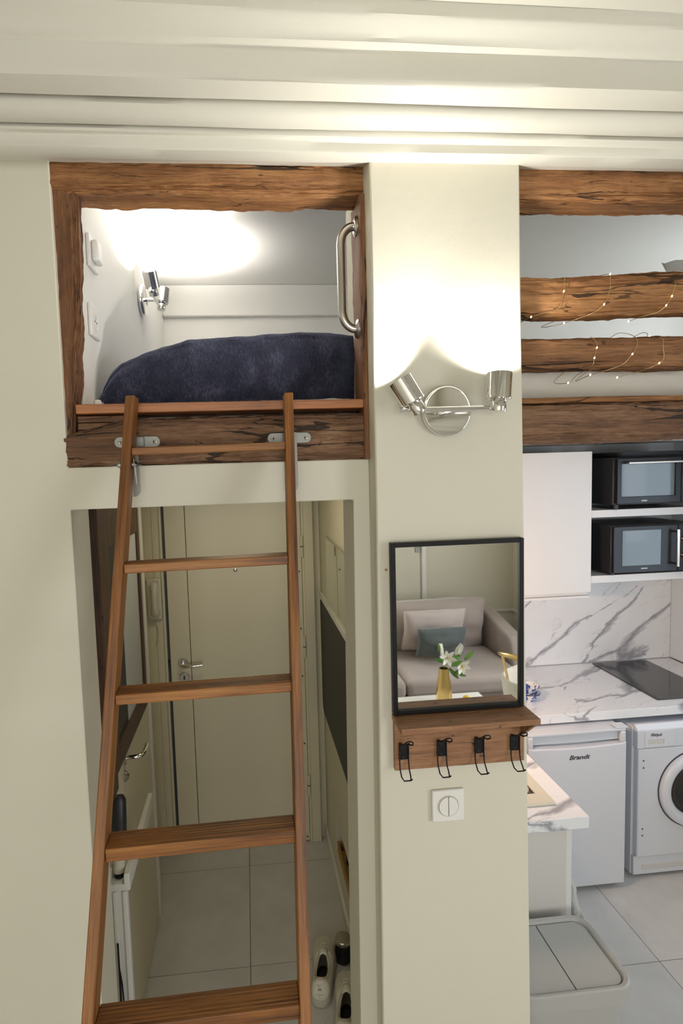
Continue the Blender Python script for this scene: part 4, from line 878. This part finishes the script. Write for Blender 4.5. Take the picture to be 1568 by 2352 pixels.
for z in (1.922, 1.998, 2.075): MB().lathe([(0, 0), (.022, 0), (.020, .016), (.017, .018), (0, .018)], (2.378, oy, z), (0, -1, 0), 24).build('knob', M_blackp, ov, smooth=True, angle=35)
g_ = MB()
for k in range(5): g_.box(2.105+k*.0065, 2.1095+k*.0065, oy-.0008, oy, 1.890, 1.8975)
g_.build('faint_print', M_inkw, od)
for x in (ox0+.025, ox1-.03): MB().cyl((x, oy+.03, 1.8485), (x, oy+.03, oz0+.002), .014, n=14).build('foot', M_blackp, ov); MB().cyl((x, 1.80, 1.8485), (x, 1.80, oz0+.002), .014, n=14).build('foot', M_blackp, ov)
bt = thing('baking_tray', 'shallow black baking tray lying on top of the countertop oven', 'tray', (2.18, 1.66, 2.128))
MB().rings([rr(1.995, 2.375, 1.52, 1.80, 2.1285, .02), rr(1.985, 2.385, 1.51, 1.81, 2.152, .02), rr(1.970, 2.400, 1.495, 1.825, 2.154, .02), rr(1.970, 2.400, 1.495, 1.825, 2.156, .02), rr(1.988, 2.382, 1.513, 1.807, 2.154, .02), rr(1.998, 2.372, 1.523, 1.797, 2.132, .02)]).build('pan', M_blackp, bt, smooth=True, angle=40)
# microwave
mw = thing('microwave', 'black microwave with a chrome door handle on the lower shelf', 'microwave', (2.17, 1.66, 1.49))
MB().box(1.945, 2.44, 1.505, 1.84, 1.502, 1.762).build('body', M_blackp, mw, bevel=.005)
md2 = MB().box(1.947, 2.315, 1.485, 1.5045, 1.506, 1.758).build('door', M_blackg, mw, bevel=.003)
MB().box(1.995, 2.215, 1.4835, 1.4848, 1.545, 1.735).build('window', M_smoke, md2)
MB().cyl((2.290, 1.452, 1.535), (2.290, 1.452, 1.735), .0075, n=14).build('handle', M_chrome, md2, smooth=True)
for z in (1.548, 1.722): MB().cyl((2.290, 1.452, z), (2.290, 1.486, z), .006, n=10).build('handle_post', M_blackp, md2, smooth=True)
MB().box(2.317, 2.438, 1.485, 1.5045, 1.506, 1.758).build('control_panel', M_blackg, mw, bevel=.002)
for z in (1.59, 1.68): MB().lathe([(0, 0), (.024, 0), (.021, .016), (0, .017)], (2.36, 1.485, z), (0, -1, 0), 24).build('knob', M_chrome, mw, smooth=True, angle=35)
g_ = MB()
for k in range(6): g_.box(2.105+k*.0062, 2.1092+k*.0062, 1.4842, 1.4848, 1.524, 1.5305)
g_.build('faint_print', M_inkw, md2)
for x in (1.97, 2.41):
    for y in (1.53, 1.81): MB().cyl((x, y, 1.4903), (x, y, 1.503), .012, n=12).build('foot', M_blackp, mw)
# crockery beside the pillar
def bowl(z, r, h, lab):
    tag(MB().lathe([(0, 0), (r*.42, 0), (r*.45, h*.12), (r*.8, h*.55), (r, h), (r*.96, h), (r*.75, h*.58), (r*.4, h*.2), (0, h*.18)], (1.432, 1.42, z), (0, 0, 1), 32).build('bowl', M_pot, smooth=True, angle=60), lab, 'bowl', 'blue and white bowls')
bowl(.8705, .066, .045, 'lower blue and white china bowl beside the pillar'); bowl(.905, .060, .045, 'upper blue and white china bowl stacked beside the pillar')
# small warm lamp over the sink, on the kitchen's left wall
kl = thing('sink_lamp', 'small warm light fixture on the kitchen wall above the sink', 'lamp', (.70, .85, 1.55))
MB().box(.7005, .735, .70, 1.00, 1.56, 1.60).build('housing', M_white_p, kl, bevel=.003)
MB().box(.706, .732, .71, .99, 1.552, 1.5598).build('diffuser', emis('warm_strip', (1.0, .72, .42), 6), kl)
L = bpy.data.lights.new('sink_lamp_light', 'AREA'); L.shape = 'RECTANGLE'; L.size = .05; L.size_y = .28; L.energy = 10; L.color = (1.0, .64, .42)
o = bpy.data.objects.new('sink_lamp_light', L); COL.objects.link(o); o.location = (.735, .85, 1.548); o.rotation_euler = (0, -1.2, .5)
# dustbin
bn = thing('dustbin', 'grey plastic dustbin with a split flap lid beside the pillar', 'bin', (.94, .28, 0))
by0, by1, bx0, bx1, bz = .165, .445, .745, 1.118, .535
MB().rings([rr(bx0+.045, bx1-.045, by0+.035, by1-.035, .002, .04), rr(bx0+.014, bx1-.014, by0+.010, by1-.010, bz-.052, .05)]).build('body', M_bin, bn, smooth=True, angle=50)
MB().rings([rr(bx0, bx1, by0, by1, bz-.055, .055), rr(bx0-.001, bx1+.001, by0-.001, by1+.001, bz-.004, .056), rr(bx0+.004, bx1-.004, by0+.004, by1-.004, bz, .052), rr(bx0+.014, bx1-.014, by0+.014, by1-.014, bz-.003, .044), rr(bx0+.020, bx1-.020, by0+.020, by1-.020, bz-.016, .04), rr(bx0+.020, bx1-.020, by0+.020, by1-.020, bz-.055, .04)], close=True).build('lid_rim', M_bin, bn, smooth=True, angle=45)
xm = .935
def half(x0, x1, side):
    r = .036; y0, y1 = by0+.0215, by1-.0215
    if side < 0: pts = [(x1, y0), (x1, y1)] + [(x0+r+r*math.cos(a), y1-r+r*math.sin(a)) for a in [PI/2+PI/2*k/6 for k in range(7)]] + [(x0+r+r*math.cos(a), y0+r+r*math.sin(a)) for a in [PI+PI/2*k/6 for k in range(7)]]
    else: pts = [(x0, y1), (x0, y0)] + [(x1-r+r*math.cos(a), y0+r+r*math.sin(a)) for a in [-PI/2+PI/2*k/6 for k in range(7)]] + [(x1-r+r*math.cos(a), y1-r+r*math.sin(a)) for a in [PI/2*k/6 for k in range(7)]]
    return MB().prism(pts, bz-.017, bz-.0095, 2).build('lid_flap', M_bin, bn, bevel=.0012)
half(bx0+.0215, xm-.0018, -1); half(xm+.0018, bx1-.0215, 1)
MB().box(bx0+.03, bx1-.03, by0+.03, by1-.03, bz-.034, bz-.020).build('lid_well', M_ink, bn)
# plastic bag hanging at the cabinet door
bgp = thing('plastic_bag', 'crumpled translucent white plastic bag hanging beside the sink cabinet', 'bag', (1.13, .55, .25))
def bagf(u, v):
    a = 2*PI*u; z = .70 - .52*v; w = .010 + .055*math.sin(min(1, v*1.1)*PI*.62)**1.2; d = .02 + .075*math.sin(min(1, v*1.1)*PI*.62)
    k = 1 + .22*N(math.cos(a)*3, math.sin(a)*3, v*7) + .12*N(math.cos(a)*8, math.sin(a)*8, v*16)
    return (1.104 + .004 + (w*.72)*(1+math.cos(a))*k*.75, .575 + d*math.sin(a)*k, z)
MB().grid(bagf, 40, 44).build('film', M_bag, bgp, smooth=True, angle=70)
MB().grid(lambda u, v: (1.104 + .062 + .006*N(u*4, v*4) + .022*math.sin(v*PI), .555+.05*u, .36-.10*v), 8, 8).build('yellow_print', M_bagy, bgp, smooth=True)

# ================================================================== LIVING ROOM BEHIND THE CAMERA (seen in the mirror)
sf = thing('sofa', 'taupe velvet sofa standing against the back wall, seen in the mirror', 'sofa', (1.25, -3.4, 0))
sx0, sx1 = .25, 2.17
MB().box(sx0, sx1, -3.92, -2.92, .10, .29).build('base', M_sofa, sf, bevel=.02)
for a0, a1 in ((sx0+.005, 1.192), (1.20, sx1-.005)):
    MB().box(a0, a1, -3.62, -2.85, .293, .435).build('seat_cushion', M_sofa, sf, bevel=.045, seg=4)
    pillowy('back_cushion', M_sofa, ((a0+a1)/2, -3.64, .645), a1-a0, .30, .50, (-.20, 0, 0), sf, a0*3, .30)
for sgn, xa in ((-1, sx0-.005), (1, sx1+.005)):
    p = [(-3.90, .10), (-3.02, .10), (-3.12, .58), (-3.18, .645), (-3.66, .735), (-3.90, .75)]
    MB().prism(p, min(xa, xa+sgn*.13), max(xa, xa+sgn*.13), 0).build('armrest', M_sofa, sf, bevel=.03, seg=4)
MB().box(sx0, sx1, -3.97, -3.925, .10, .80).build('back_frame', M_sofa, sf, bevel=.02)
for x in (.30, 2.12):
    for y in (-3.85, -3.02): MB().cyl((x, y, 0), (x, y, .10), .02, .025, n=12).build('leg', M_darkw, sf)
tag(pillowy('cushion', M_pil, (1.59, -3.39, .675), .56, .17, .40, (-.28, 0, 0), None, 2), 'rose-grey linen cushion leaning on the sofa back', 'cushion')
dk = thing('cushion', 'dark slate cushion with a white stripe in front on the sofa', 'cushion', (1.60, -3.22, .44))
pillowy('cover', M_pild, (1.60, -3.22, .62), .43, .14, .27, (-.30, 0, 0), dk, 6)
MB().grid(lambda u, v: (1.535+.03*u+.03*v, -3.22 + (.075 if 1 else 0)*(1-(2*v-1)**2*.55) + .014 + (.5-v)*-.06 - .0, .735-.235*v), 3, 12).build('white_stripe', M_petal, dk, smooth=True).modifiers.new('t', 'SOLIDIFY').thickness = .004
ct = thing('coffee_table', 'white rectangular coffee table in front of the sofa', 'table', (1.3, -2.2, 0))
MB().box(.92, 1.665, -2.62, -1.75, .395, .42).build('table_top', M_white_p, ct, bevel=.003)
for x in (.95, 1.635):
    for y in (-2.59, -1.78): MB().box(x-.018, x+.018, y-.018, y+.018, 0, .395).build('leg', M_white_p, ct, bevel=.002)
vs = thing('gold_vase', 'tapered gold metal vase on the coffee table', 'vase', (1.348, -2.47, .42))
MB().lathe([(0, .0), (.048, .0), (.054, .010), (.057, .06), (.050, .14), (.036, .215), (.033, .255), (.030, .255), (.033, .21), (.045, .14), (0, .03)], (1.348, -2.47, .4205), (0, 0, 1), 32).build('body', M_brass, vs, smooth=True, angle=60)
lb = thing('lily_bouquet', 'white lilies with green leaves standing in the gold vase', 'flowers', (1.348, -2.47, .62))
def blade(p0, d, L_, w, name, mat, cup=.2, curl=.3, parent=lb):
    p0 = Vector(p0); d = Vector(d).normalized(); sdv = d.cross(Vector((0, 1, 0)));  sdv = sdv.normalized() if sdv.length > .1 else Vector((1, 0, 0)); nv = sdv.cross(d)
    o_ = MB().grid(lambda u, v: p0 + d*L_*v + sdv*((u-.5)*w*2*math.sin(PI*min(1, .08+v*.92))**.8) + nv*(cup*w*(2*u-1)**2 - curl*L_*v*v), 4, 8).build(name, mat, parent, smooth=True, fix=False)
    md = o_.modifiers.new('t', 'SOLIDIFY'); md.thickness = .0015; return o_
def lily(c, face, size):
    c = Vector(c); f = Vector(face).normalized(); u = f.orthogonal().normalized(); w = f.cross(u)
    for k in range(6):
        a = 2*PI*k/6; d = (u*math.cos(a) + w*math.sin(a)) + f*.45; blade(c, d, size, size*.21, 'petal', M_petal, .2, -.10 if k % 2 else .05)
    for k in range(4):
        a = 2*PI*k/4+.4; MB().tube([c, c + f*size*.4 + (u*math.cos(a)+w*math.sin(a))*size*.15], .0018, 6).build('stamen', M_pollen, lb)
    MB().tube([c, (c+Vector((1.348, -2.47, .67)))/2 - f*.02, (1.348, -2.47, .60)], .0028, 8).build('stem', M_leaf, lb, smooth=True)
lily((1.358, -2.43, .765), (0, 1, .1), .068); lily((1.470, -2.45, .69), (.35, 1, -.25), .068)
for c, d, L_, w in (((1.44, -2.46, .775), (.35, .1, 1), .085, .018), ((1.455, -2.46, .775), (.25, .3, 1), .08, .016), ((1.43, -2.46, .775), (.5, .0, 1), .075, .016)): blade(c, d, L_, w, 'petal', M_petal, .4, .05)
for c, d, L_, w in (((1.32, -2.47, .80), (-.15, 0, 1), .055, .010), ((1.37, -2.47, .72), (-1, 0, .25), .095, .013), ((1.39, -2.47, .67), (.75, .2, -.9), .10, .015), ((1.40, -2.46, .70), (1, 0, .25), .09, .016), ((1.50, -2.47, .73), (1, 0, .75), .095, .017), ((1.43, -2.46, .655), (1, .2, -.55), .085, .017), ((1.40, -2.47, .735), (1, .0, .3), .08, .016), ((1.455, -2.47, .76), (.4, .0, 1), .07, .015), ((1.36, -2.47, .70), (-.5, 0, .9), .07, .013)):
    blade(c, d, L_, w, 'leaf', M_leaf, .25, .12)
yb_ = thing('yellow_pompom', 'small fluffy yellow ball on the coffee table beside the vase', 'ornament', (1.505, -2.45, .42))
MB().lathe([(0, 0)] + [(.027*math.sin(PI*k/12), .027-.027*math.cos(PI*k/12)) for k in range(1, 12)] + [(0, .054)], (1.505, -2.45, .4205), (0, 0, 1), 20).build('ball', M_pollen, yb_, smooth=True, angle=90)
ch = thing('wire_chair', 'gold wire chair with a white fur cover beside the coffee table', 'chair', (1.86, -1.98, 0))
rim_ = [(1.86 + .31*math.cos(a), -1.98 + .25*math.sin(a), .83 + .12*math.cos(a - 2.6)) for a in [2*PI*k/40 for k in range(40)]]
MB().tube(rim_, .011, 10, True).build('rim', M_brass, ch, smooth=True, angle=70)
MB().rings([[(1.86 + r*math.cos(2*PI*k/32)*1.2, -1.98 + r*math.sin(2*PI*k/32), z + .006*N(k*.9, z*20)) for k in range(32)] for r, z in ((.12, .42), (.19, .43), (.215, .50), (.235, .62), (.25, .76), (.235, .77), (.21, .62), (.18, .50), (.10, .47))], cap=True).build('fur_cover', M_fur, ch, smooth=True, angle=80)
for k in range(4):
    a = PI/4 + k*PI/2; MB().tube([(1.86+.14*math.cos(a), -1.98+.12*math.sin(a), .43), (1.86+.24*math.cos(a), -1.98+.21*math.sin(a), 0.0)], .009, 10).build('leg', M_brass, ch, smooth=True)
for k in range(10):
    a = 2*PI*k/10; MB().tube([(1.86+.2*math.cos(a), -1.98+.17*math.sin(a), .44), rim_[(k*4) % 40]], .004, 8).build('spoke', M_brass, ch, smooth=True)
struct(MB().box(1.70, 1.745, YB, YB+.03, 0, 2.2).build('trim_2', M_trimw, bevel=.004))
struct(MB().box(2.33, XR, YB, YB+.02, .62, .645).build('trim_3', M_trimw, bevel=.004))
struct(MB().box(XR-.02, XR, YB, -2.9, .62, .645).build('trim_4', M_trimw, bevel=.004))
tag(MB().box(1.64, 1.69, YB, YB+.012, 1.262, 1.312).build('door_plate', M_zinc, bevel=.002), 'small grey square plate on the back wall, seen in the mirror', 'plate')
